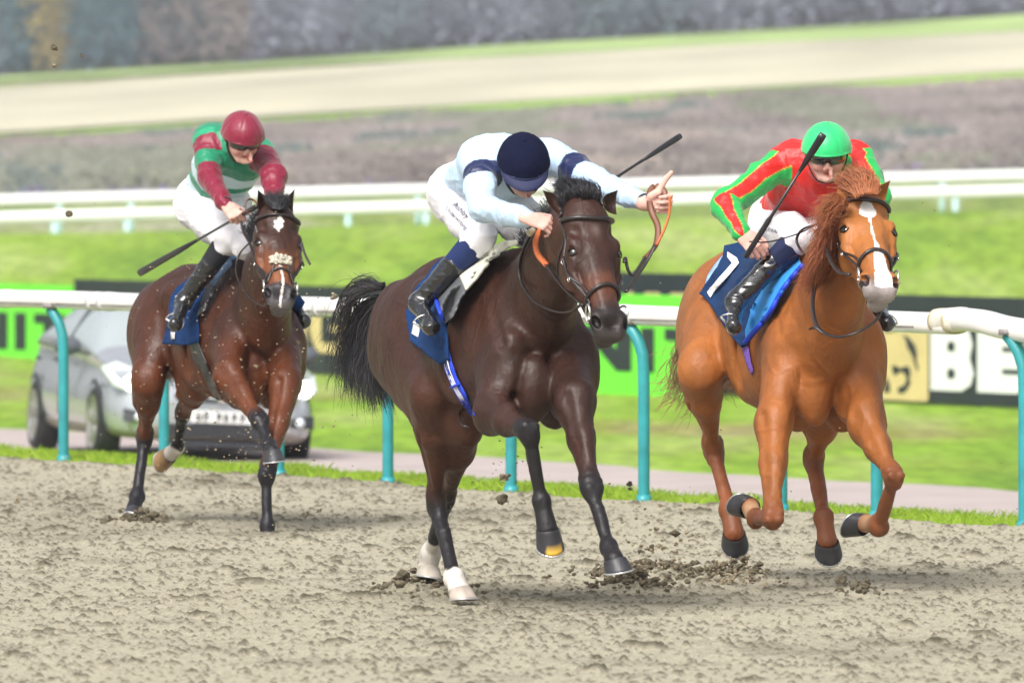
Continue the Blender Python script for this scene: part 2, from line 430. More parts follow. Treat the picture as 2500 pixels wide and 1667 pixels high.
def sandz(X, Y):
    X, Y = X*.86-Y*.51, X*.51+Y*.86; wx = X+.25*noise2(X*3, Y*3, 20); wy = Y+.25*noise2(X*3, Y*3, 21)
    z = .022*(noise2(wx*1.1, wy*.6, 1)-.5)+.008*(noise2(wx*5, wy*3.5, 2)-.5)
    for i, (f, a) in enumerate(((19, .005), (38, .007), (70, .011))):
        q = noise2(wx*f, wy*f*.75, 10+i); z = z+a*np.maximum(q-.42, 0)**1.3*1.6-a*.2
    return z
def clodmask(X, Y):
    # scattered lumps: a cell grid, one possible lump per cell
    out = np.zeros(X.shape); bump = np.zeros(X.shape)
    for cs, prob, hh, sd_ in ((.105, .26, .019, 31), (.055, .42, .013, 37), (.31, .11, .028, 41)):
        ca, sa = math.cos(sd_*1.9), math.sin(sd_*1.9); U = X*ca-Y*sa+cs*1.6*noise2(X*.9/cs*.2, Y*.9/cs*.2, sd_+5); W = X*sa+Y*ca+cs*1.6*noise2(X*.8/cs*.2, Y*.8/cs*.2, sd_+6)
        ci = np.floor(U/cs).astype(np.int64); cj = np.floor(W/cs).astype(np.int64); k = np.zeros_like(ci)
        ox = .26+.48*_h(ci, cj, k+1, sd_); oy = .26+.48*_h(ci, cj, k+2, sd_); pr = _h(ci, cj, k+3, sd_); sz = .09+.17*_h(ci, cj, k+4, sd_)**1.5
        fx = U/cs-ci-ox; fy = W/cs-cj-oy; d = np.sqrt(fx**2+fy**2)+.16*(noise2(X*48, Y*34, sd_)-.5)+.10*(noise2(X*110, Y*70, sd_+1)-.5)
        w_ = np.clip(1-d/sz, 0, 1)*(pr < prob); w_ = np.sqrt(w_)
        out = np.maximum(out, w_); bump = np.maximum(bump, w_*hh*(.5+sz*3))
    return out, bump
def scol(X, Y, Z):
    cm, _ = clodmask(X, Y)
    damp = sstep(.45, .8, noise2(X*.7, Y*.35, 50))*.35+.45*sstep(.62, .9, noise2(X*4, Y*2.5, 51))
    k = np.clip(cm*1.15+damp*.6+.40*(noise2(X*34, Y*18, 52)-.5)+.25*(noise2(X*80, Y*40, 53)-.5), 0, 1)[..., None]
    return np.array((.41, .378, .285))*(1-k)+np.array((.095, .085, .055))*k
def sz_(X, Y):
    n = TN[0]*X+TN[1]*Y; edge = .12*(noise2(X*2.0, Y*2.0, 60)-.5)+.05*(noise2(X*9, Y*9, 61)-.5)
    z = sandz(X, Y)+clodmask(X, Y)[1]
    # hoof-scuffed heaps behind the hooves
    for (hx, hy, hr, hh) in HEAPS:
        d = np.sqrt((X-hx)**2+((Y-hy)*.8)**2)/hr; z = z+hh*np.exp(-d*d*2.2)*(1+.9*(noise2(X*30, Y*30, 70)-.5)+.6*(noise2(X*14, Y*14, 71)-.5))
    return z+.010*np.exp(-((n-26.1)/.3)**2)-.3*sstep(26.30+edge, 26.55+edge, n)
HEAPS = [(P(1030, 1440, 50.9)[0], 51.4, .28, .06), (P(1780, 1400, 53)[0], 52.7, .26, .07), (P(1600, 1370, 53)[0], 53.4, .35, .055), (P(1530, 1400, 53)[0], 51.8, .22, .05), (P(345, 1290, 61)[0], 61.0, .22, .04), (P(2080, 1400, 52)[0], 51, .12, .04)]
sand_m = sand_mat()
def side(name, xs, ys, dz=.004):
    X, Y = np.meshgrid(xs, ys, indexing='ij'); Z = sz_(X, Y)-dz; nx, ny = X.shape; I = np.arange(nx*ny).reshape(nx, ny)
    Q = np.stack([I[:-1, :-1], I[1:, :-1], I[1:, 1:], I[:-1, 1:]], -1).reshape(-1, 4); n = (TN[0]*X+TN[1]*Y).ravel()
    tag(mk(name, np.stack([X, Y, Z], -1).reshape(-1, 3), Q[(n[Q] < 26.9).all(1)], sand_m, col=scol(X, Y, Z).reshape(-1, 3)), kind='structure')
side('sand_track', np.linspace(-5.1, 5.1, 1000), np.concatenate([np.arange(41, 60, .024), np.arange(60, 79, .036)]), 0)
side('sand_track', np.linspace(-16, -5.09, 220), np.arange(30, 100, .1)); side('sand_track', np.linspace(5.09, 14, 180), np.arange(30, 79, .1))
side('sand_track', np.linspace(-5.11, 5.11, 200), np.arange(30, 41.05, .06)); side('sand_track', np.linspace(-5.11, 5.11, 200), np.arange(78.95, 90, .1))
# kicked-up heaps: crumbs of damp sand
damp_m = mat('damp_sand', (.13, .11, .075), .95, var=.4, vscale=40, bump=.5, bscale=120, spec=.2)
flysand_m = mat('flung_sand', (.30, .25, .17), .95, var=.5, vscale=60, bump=.5, bscale=140, spec=.2)
def lump(c, r, seed, n=1):
    bm = bmesh.new(); bmesh.ops.create_icosphere(bm, subdivisions=2, radius=1); V = np.array([v.co[:] for v in bm.verts]); F = [tuple(v.index for v in f.verts) for f in bm.faces]; bm.free()
    k = 1+.55*vnoise(V*1.3+seed*7.7, seed)+.4*vnoise(V*3.1+seed, seed+1)
    st = np.array((1, .8, .75))
    return V*k[:, None]*r*st+np.array(c), F
hb = MB()
for (hx, hy, hr, hh) in HEAPS:
    for i in range(int(200*hr/.3)):
        a = random.gauss(0, hr*.42); c_ = random.gauss(0, hr*.5); r_ = abs(random.gauss(0, .008))+.004
        zz = hh*math.exp(-((a*a+c_*c_)/hr**2)*2.2)+abs(random.gauss(0, .02))
        v, f = lump((hx+a, hy+c_, zz), r_, i % 40); hb.add(v, f)
tag(hb.done('loose_sand', damp_m, smooth=False), 'crumbs of dark damp sand heaped where hooves dug in', 'sand', kind='stuff')
# grass: blades along the rail and weeds before the boards
def blades(name, spots, h, wdt, m, lab):
    V = []; F = []; C = []; n = 0
    for (x, y, z, s) in spots:
        for _ in range(3):
            a = random.uniform(0, 6.28); hh = h*s*random.uniform(.5, 1.2); l = random.uniform(0, 1.1)*hh; b_ = random.uniform(0, 6.28)
            dx, dy = math.cos(a)*wdt, math.sin(a)*wdt; ox, oy = random.uniform(-.03, .03), random.uniform(-.03, .03)
            V += [(x+ox-dx, y+oy-dy, z), (x+ox+dx, y+oy+dy, z), (x+ox+l*math.cos(b_)*.4, y+oy+l*math.sin(b_)*.4, z+hh*.6), (x+ox+l*math.cos(b_), y+oy+l*math.sin(b_), z+hh)]
            F += [(n, n+1, n+2), (n, n+2, n+3)]; n += 4; c = random.random(); d = random.random()*.25+.85
            C += [((.20+.14*c)*d, (.36+.08*c)*d, (.02+.04*c)*d)]*4
    o = mk(name, V, F, m, col=np.array(C), smooth=False); tag(o, lab, 'grass', kind='stuff')
blade_m = mat('grass_blades', attr='Col', rough=.7, spec=.2)
sp = []
for i in range(22000):
    n_ = 26.28+abs(random.gauss(0, .42)); t = random.uniform(48, 76); q = npt(t, n_)
    if abs(q[0]) > 6: continue
    s = .45+.75*float(noise2(np.array(q[0]*2.2), np.array(q[1]*1.1), 77)); sp.append((q[0], q[1], float(terrain(*q))-.01, s*(1.0 if n_ > 26.45 else .6)))
blades('verge_grass', sp, .055, .0040, blade_m, 'bright green tufts of grass along the foot of the rail')
# scrub on the bank: bare brushwood
def clumps(name, n, xf, yf, hf, sizef, colf, lab, cat, leaf=6):
    V = []; F = []; C = []; k = 0
    for _ in range(n):
        x = xf(); y = yf(x); z0 = float(terrain(x, y)); hgt = hf(x, y); s = sizef(x, y); c0 = colf(x, y)
        for _l in range(leaf):
            c = np.array((x+random.gauss(0, s*.6), y+random.gauss(0, s*.6), z0+random.random()**.8*hgt))
            nn = nrm((random.gauss(0, .35), -.8+random.gauss(0, .3), .7+random.gauss(0, .3))); a = nrm(np.cross(nn, [random.gauss(0, 1) for _ in range(3)])); b = np.cross(nn, a)
            r = s*random.uniform(.25, .6); V += [c-a*r, c+b*r*.8, c+a*r, c-b*r*.8]; F.append((k, k+1, k+2, k+3)); k += 4
            cc = np.array(c0)*random.uniform(.85, 1.15); C += [cc]*4
    o = mk(name, V, F, mat(name+'_twigs', attr='Col', rough=.95, spec=.1), col=np.clip(np.array(C), 0, 1), smooth=False); tag(o, lab, cat, kind='stuff')
def scrub_col(x, y):
    a = float(noise2(np.array(x*.22), np.array(y*.035), 90)); b = float(noise2(np.array(x*.5+9), np.array(y*.06), 91))
    c = np.array((.215, .190, .180))*(.68+.60*b)
    if a > .62: c = c*.4+np.array((.17, .20, .14))*.6
    if b > .8: c = np.array((.12, .145, .135))
    if a < .22: c = np.array((.26, .225, .205))
    return c
clumps('scrub', 34000, lambda: random.uniform(-24, 26), lambda x: 232+166*random.random()**.8, lambda x, y: .35+.35*float(noise2(np.array(x*.3), np.array(y*.08), 93)),
       lambda x, y: .17, scrub_col, 'brown leafless brushwood covering the bank behind the far rails', 'scrub')
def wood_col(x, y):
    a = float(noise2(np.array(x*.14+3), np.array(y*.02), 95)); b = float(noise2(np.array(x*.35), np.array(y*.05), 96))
    c = np.array((.215, .225, .275))*(.65+.65*b)  # blue-grey of the distant haze is partly painted into the tree colour
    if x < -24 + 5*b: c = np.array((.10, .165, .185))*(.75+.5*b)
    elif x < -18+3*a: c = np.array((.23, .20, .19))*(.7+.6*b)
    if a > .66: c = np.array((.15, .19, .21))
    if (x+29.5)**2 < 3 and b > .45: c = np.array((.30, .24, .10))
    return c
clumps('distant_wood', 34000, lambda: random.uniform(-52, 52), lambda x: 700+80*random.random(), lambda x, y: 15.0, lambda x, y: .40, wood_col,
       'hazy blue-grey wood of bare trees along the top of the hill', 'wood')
# ================================================================== rails
white_m = mat('white_rail', (.80, .80, .78), .38, var=.10, vscale=9, stretch=(.3, .3, 3), spec=.5, coat=.2)
groove_m = mat('rail_groove', (.22, .20, .20), .6, var=.4, vscale=6)
teal_m = mat('teal_plastic', (.025, .28, .31), .45, var=.22, vscale=5, spec=.5, coat=.2)
cuff_m = mat('tape', (.52, .44, .28), .6, var=.25, vscale=18)
def rail_xy(px):
    d = 26.33/(TN[1]+TN[0]*(px-1250)/FPX); return np.array(((px-1250)/FPX*d, d))
RZ = 1.115
rail = empty('running_rail', (*rail_xy(1250), 0), 'white plastic running rail along the near edge of the grass, carried on turquoise posts', 'rail')
def oval(path, ry, rz, n=20):
    m = MB(); path = [np.array(p, float) for p in path]; V = []
    for i, p in enumerate(path):
        t = nrm(path[min(i+1, len(path)-1)]-path[max(i-1, 0)]); s_ = nrm(np.cross(t, (0, 0, 1.))); u = np.cross(s_, t)
        for k in range(n):
            a = 2*math.pi*k/n; cc, ss = math.cos(a), math.sin(a)
            V.append(p+s_*ry*abs(cc)**.8*np.sign(cc)+u*rz*abs(ss)**.8*np.sign(ss))
    F = [(i*n+k, i*n+(k+1) % n, (i+1)*n+(k+1) % n, (i+1)*n+k) for i in range(len(path)-1) for k in range(n)]
    F += [tuple(range(n-1, -1, -1)), tuple(range((len(path)-1)*n, len(path)*n))]
    m.add(V, F); return m
def rp(px, z, off=0.0):
    q = rail_xy(px)-TN*off; return (q[0], q[1], z)
def rz(px): return RZ-.023+.022*px/1250+(.0 if px < 2200 else 0)
pth = [rp(x, rz(x)-.057+.004*math.sin(x*.01)) for x in range(-420, 2331, 50)]
oval(pth, .075, .058).done('rail_bar', white_m, rail)
# the heavier end length beyond the joint dips away to the right
pth2 = [rp(2318, rz(2320)-.045), rp(2345, rz(2330)-.035), rp(2400, rz(2380)-.045), rp(2460, rz(2440)-.075), rp(2560, rz(2500)-.10), rp(2720, rz(2500)-.12)]
oval(smooth_path(pth2, 6), .078, .062).done('rail_bar', white_m, rail)
oval([rp(2296, rz(2300)-.05), rp(2306, rz(2306)-.045), rp(2330, rz(2330)-.04), rp(2348, rz(2348)-.036)], .081, .067).done('joint_sleeve', mat('old_white', (.70, .67, .58), .5, var=.15, vscale=14), rail)
for x in (2298, 2331):
    oval([rp(x, rz(x)-.047), rp(x+5, rz(x)-.046)], .083, .069).done('tape_band', cuff_m, rail)
# dark moulded groove on the face of the bar
g = MB(); pp = [np.array(rp(x, rz(x)-.079, .066)) for x in range(-420, 2290, 40)]
g.tube(pp, .0085, 6); g.done('groove', groove_m, rail)
for x in (12, 235, 262, 765, 790, 1520, 1835):
    oval([rp(x, rz(x)-.057), rp(x+9, rz(x)-.057)], .080, .062).done('clip', mat('clip', (.66, .66, .66), .4) if x == 12 else bpy.data.materials['clip'], rail)
def rail_post(px, lab, px_top=None):
    b = rail_xy(px); o = empty('rail_post', (b[0], b[1], 0), lab, 'post', 'turquoise rail posts')
    z1 = rz(px)-.11; B = np.array((b[0], b[1], -.15))+np.array((*TN*.0, 0))
    left = nrm(np.array((*TT, 0)))          # the post leans back along the track and bends over under the bar
    bend = [B, B+np.array((0, 0, .45)), B+np.array((-.002, 0, z1-.10)), B+left*.012+np.array((-.014, 0, z1+.02)), B+left*.035+np.array((-.034, 0, z1+.09)), B+left*.07+np.array((-.062, 0, z1+.150))]
    m = MB(); m.tube(smooth_path(bend, 6), [.034]*31, 14); m.done('post_tube', teal_m, o)
    m = MB(); q = bend[-1]; m.box(q+np.array((0, 0, .015)), (.09, .12, .03), bev=.01); m.done('rail_saddle', groove_m, o)
    m = MB(); m.tube([B+np.array((0, 0, .13)), B+np.array((0, 0, .19))], [.047, .041], 14); m.done('foot_collar', teal_m, o)
for px, lab in ((155, 'leftmost turquoise rail post, in front of the silver car door'), (400, 'turquoise rail post behind the legs of the horse on the left'), (681, 'turquoise rail post hidden behind the left horse, by the car headlamp'),
                (947, 'turquoise rail post under the black tail of the middle horse'), (1248, 'turquoise rail post seen below the chest of the middle horse'), (1572, 'tall turquoise rail post between the middle horse and the chestnut'),
                (1908, 'turquoise rail post half hidden behind the folded foreleg of the chestnut'), (2141, 'turquoise rail post behind the bent knee of the chestnut'), (2502, 'rightmost turquoise rail post cut off by the frame')):
    rail_post(px, lab)
# far rails of the turf course
farpost_m = mat('pale_post', (.45, .68, .68), .5); farrail_m = mat('far_rail_white', (.74, .76, .76), .5, var=.04, vscale=2)
def far_rail(name, y, py0, py1, lab, posts, thick):
    a = P(-900, py0-(py1-py0)*.36, y); b = P(3400, py1+(py1-py0)*.36, y); c = (a+b)/2
    o = empty(name, (c[0], c[1], c[2]-1), lab, 'rail')
    N = 40; pts = [a+(b-a)*t/N-np.array((0, 0, thick/2+.0)) for t in range(N+1)]
    oval(pts, .07, thick/2, 16).done('rail_bar', farrail_m, o)
    for px in posts:
        t = (px-(-900))/4300; q = a+(b-a)*t; g_ = float(terrain(q[0], q[1])); m = MB()
        m.tube([(q[0], q[1], g_-.1), (q[0], q[1], q[2]-thick)], .055, 10); m.done('post', farpost_m, o)
far_rail('far_rail', 199, 517, 450, 'lower of the two blurred white rails across the far grass', (133, 310, 850, 1040, 1400, 1780, 2333, 2700, -300), .215)
far_rail('far_rail', 214, 475, 414, 'upper of the two blurred white rails, in front of the brown bank', (145, 320, 700, 1020, 1380, 1800, 2300, 2700, -300), .225)
# ================================================================== advertising boards
black_m = mat('board_black', (.018, .024, .034), .55, var=.15, vscale=3)
lime_m = mat('board_lime', (.16, .72, .05), .5, var=.04, vscale=2)
gold_m = mat('board_gold', (.62, .50, .24), .5, var=.08, vscale=3)
wht_m = mat('board_white', (.80, .81, .82), .5)
FW = 0.0
def bline(px):                                   # the line the boards stand on
    a = np.array(((300-1250)/190., 146.)); b = np.array(((2300-1250)/226., 123.)); k = (px-1250)/FPX
    # intersection of the sight line with the line a-b seen from above
    u = b-a; n_ = np.array((u[1], -u[0]))/np.linalg.norm(u); n_ = -n_ if n_[1] > 0 else n_; a = a+n_*FW; t = (k*a[1]-a[0])/(u[0]-k*u[1]); return a+u*t
BU = nrm(np.append(bline(2300)-bline(300), 0)); BN = np.array((BU[1], -BU[0], 0))
if BN[1] > 0: BN = -BN
def board(name, px0, px1, zb, zt, m, lab, fwd=0.0, frame_m=None):
    a = np.append(bline(px0), 0); b = np.append(bline(px1), 0)
    o = empty(name, (*((a+b)/2)[:2], zb), lab, 'board', 'advertising boards along the grass')
    mb = MB(); t = BN*.02
    mb.add([a-t+(0, 0, zb), b-t+(0, 0, zb), b-t+(0, 0, zt), a-t+(0, 0, zt), a+t+(0, 0, zb), b+t+(0, 0, zb), b+t+(0, 0, zt), a+t+(0, 0, zt)],
           [(0, 1, 2, 3), (7, 6, 5, 4), (0, 4, 5, 1), (1, 5, 6, 2), (2, 6, 7, 3), (3, 7, 4, 0)])
    mb.done('panel', m, o, smooth=False); 
    L = np.linalg.norm(b-a); k = max(2, int(L/3.2))
    for i in range(k+1):
        q = a+(b-a)*(i+.02 if i == 0 else i)/k-BN*.05; s = MB(); s.box((q[0], q[1], (zb+zt)/2-.15), (.05, .05, zt-zb+.25)); s.done('back_stake', groove_m, o, smooth=False)
    return o, a
def shape(o, a, polys, m, name, lift=.03, th=.006):
    """flat shapes on a board; polygons in metres from its left bottom corner"""
    mb = MB()
    for poly in polys:
        n = len(poly); f = [a+BU*x+BN*(lift)+np.array((0, 0, z)) for x, z in poly]; bk = [q-BN*th for q in f]
        tri = tessellate_polygon([[Vector((x, z, 0)) for x, z in poly]])
        F = [tuple(t) for t in tri]+[(i, (i+1) % n, (i+1) % n+n, i+n) for i in range(n)]
        mb.add(f+bk, F)
    return mb.done(name, m, o, smooth=False)
def bx(px, a):                                    # metres along a board from its corner for a pixel column
    return float(np.dot(np.append(bline(px), 0)-a, BU))
def rrect(x0, z0, x1, z1, r, n=5):
    out = []
    for cx, cz, s in ((x1-r, z1-r, 0), (x0+r, z1-r, 90), (x0+r, z0+r, 180), (x1-r, z0+r, 270)):
        for k in range(n+1): q = math.radians(s+90*k/n); out.append((cx+r*math.cos(q), cz+r*math.sin(q)))
    return out
def letters(o, a, txt, x0, z0, h, w_, gap, m, st=.30, name='letter'):
    x = x0
    for ch in txt:
        s = st*w_; t = st*h*.72; X = x; W = w_; P_ = []
        if ch == 'U': P_ = [[(X, z0+h), (X, z0+.2*h), (X+.2*W, z0), (X+.8*W, z0), (X+W, z0+.2*h), (X+W, z0+h), (X+W-s, z0+h), (X+W-s, z0+t), (X+s, z0+t), (X+s, z0+h)]]
        elif ch == 'N': P_ = [[(X, z0), (X+s, z0), (X+s, z0+.52*h), (X+W-s, z0), (X+W, z0), (X+W, z0+h), (X+W-s, z0+h), (X+W-s, z0+.48*h), (X+s, z0+h), (X, z0+h)]]
        elif ch == 'I': W = s*1.15; P_ = [[(X, z0), (X+W, z0), (X+W, z0+h), (X, z0+h)]]
        elif ch == 'T': P_ = [[(X+W/2-s/2, z0), (X+W/2+s/2, z0), (X+W/2+s/2, z0+h-t), (X+W, z0+h-t), (X+W, z0+h), (X, z0+h), (X, z0+h-t), (X+W/2-s/2, z0+h-t)]]
        elif ch == 'E': P_ = [[(X, z0), (X+W*.92, z0), (X+W*.97, z0+t*.2), (X+W*.97, z0+t), (X+s*1.4, z0+t), (X+s*1.4, z0+h*.5-t*.45), (X+W*.93, z0+h*.5-t*.45), (X+W*.93, z0+h*.5+t*.45), (X+s*1.4, z0+h*.5+t*.45), (X+s*1.4, z0+h-t), (X+W*.97, z0+h-t), (X+W*.95, z0+h-.03), (X+W*.85, z0+h), (X, z0+h)]]
        elif ch == 'M': P_ = [[(X, z0), (X+s, z0), (X+s, z0+.5*h), (X+W/2, z0+.12*h), (X+W-s, z0+.5*h), (X+W-s, z0), (X+W, z0), (X+W, z0+h), (X+W-s, z0+h), (X+W/2, z0+.55*h), (X+s, z0+h), (X, z0+h)]]
        elif ch in 'BG':
            out = rrect(X, z0, X+W, z0+h, W*.3 if ch == 'G' else W*.12)
            if ch == 'B': out = [(X, z0), (X+.72*W, z0), (X+.93*W, z0+.1*h), (X+W, z0+.28*h), (X+.9*W, z0+.5*h), (X+.97*W, z0+.73*h), (X+.88*W, z0+.93*h), (X+.7*W, z0+h), (X, z0+h)]
            shape(o, a, [out], m, name)
            if ch == 'B': [shape(o, a, [rrect(X+s, z0+u*h, X+s+.17*W, z0+(u+.15)*h, .03)], black_m, 'letter_hole', lift=.034) for u in (.19, .61)]
            else: shape(o, a, [[(X+s, z0+t), (X+W-s, z0+t), (X+W-s, z0+.42*h), (X+.5*W, z0+.42*h), (X+.5*W, z0+.56*h), (X+W+.01, z0+.56*h), (X+W+.01, z0+.70*h), (X+W-s, z0+.70*h), (X+W-s, z0+h-t), (X+s, z0+h-t)]], black_m, 'letter_hole', lift=.034)
        if P_: shape(o, a, P_, m, name)
        x += W+gap
GB = -.72
def lz(py, px): q = bline(px); return float(P(px, py, q[1])[2])
o, a = board('advertising_board', -420, 183, GB, lz(694, 90), lime_m, 'lime green board with dark capital letters at the left edge, behind the silver car')
zb, zt = lz(854, 60), lz(764, 60); h = zt-zb
def lpx(o, a, ch, p0, p1, zb, h, m, st, bxx=None):
    f = bxx or (lambda p: bx(p, a)); w_ = f(p1)-f(p0); letters(o, a, ch, f(p0), zb, h, w_/(st*1.15) if ch == 'I' else w_, 0, m, st)
lpx(o, a, 'N', -62, 22, zb, h, black_m, .28); lpx(o, a, 'I', 41, 67, zb, h, black_m, .3); lpx(o, a, 'T', 88, 160, zb, h, black_m, .36)
o, a = board('advertising_board', 184, 1300, GB, lz(690, 500), black_m, 'long black board with big gold letters behind the left horse and the car')
zb = lz(862, 800); h = lz(738, 800)-zb
for ch, p0, p1 in (('B', 330, 410), ('E', 420, 495), ('T', 505, 585)): lpx(o, a, ch, p0, p1, zb, h, wht_m, .36)
for ch, p0, p1 in (('M', 640, 752), ('G', 760, 862), ('M', 874, 985)): lpx(o, a, ch, p0, p1, zb, h, gold_m, .30)
letters(o, a, 'G', bx(762, a)+.0, zb, h, .60, .07, gold_m, .27) if False else None
o, a = board('advertising_board', 1301, 1760, GB, lz(667, 1600), black_m, 'black board with gold letter tops showing above the lime board, left of the chestnut')
zb = lz(862, 1600); h = lz(713, 1600)-zb
for p0, p1 in ((1530, 1556), (1572, 1622), (1636, 1690), (1704, 1745)):
    shape(o, a, [rrect(bx(p0, a), zb, bx(p1, a), zb+h, .13)], gold_m, 'letter')
FW = .9
o, a = board('advertising_board', 1180, 1720, GB-.1, lz(720, 1600), lime_m, 'lime green board with dark capital letters between the middle horse and the chestnut', fwd=.9)
def bxf(px): return bx(px, a)
zb, zt = lz(909, 1600), lz(801, 1600); h = zt-zb
for ch, p0, p1, st in (('U', 1290, 1402, .30), ('N', 1427, 1546, .30), ('I', 1571, 1602, .3), ('T', 1628, 1722, .36)): lpx(o, a, ch, p0, p1, zb, h, black_m, st, bxf)
FW = 0.0
o, a = board('advertising_board', 1752, 2720, GB, lz(722, 2300), black_m, 'black board with a gold square emblem and big white letters at the right edge')
zb = lz(977, 2200); zt2 = lz(790, 2200); x0, x1 = bx(2090, a), bx(2272, a)
shape(o, a, [rrect(x0, zb, x1, zt2, .04)], gold_m, 'emblem_square', lift=.03)
S = (x1-x0)/182.0
def ep(pts): return [(x0+(x-2090)*S, zb+(977-y)*(zt2-zb)/187.0) for x, y in pts]
Z = 420/1829.
def zz(pts): return ep([(2080+x*Z, 680+y*Z) for x, y in pts])
shape(o, a, [zz([(570, 590), (640, 625), (700, 700), (722, 790), (715, 860), (735, 930), (728, 985), (700, 900), (680, 830), (655, 780), (620, 730), (608, 660)]),
             zz([(455, 930), (500, 925), (545, 955), (600, 925), (640, 935), (655, 990), (640, 1060), (655, 1100), (610, 1190), (560, 1220), (520, 1205), (525, 1160), (590, 1130), (615, 1060), (590, 1000), (540, 985), (500, 1030), (470, 1010)]),
             zz([(390, 1050), (425, 1100), (438, 1170), (430, 1215), (370, 1215)]), zz([(380, 555), (440, 545), (520, 552), (450, 572), (370, 575)])], black_m, 'emblem_mark', lift=.036)
zb = lz(955, 2350); h = lz(797, 2350)-zb
letters(o, a, 'BE', bx(2278, a), zb, h, bx(2383, a)-bx(2278, a), bx(2392, a)-bx(2383, a), wht_m, .40); lpx(o, a, 'T', 2508, 2600, zb, h, wht_m, .38)
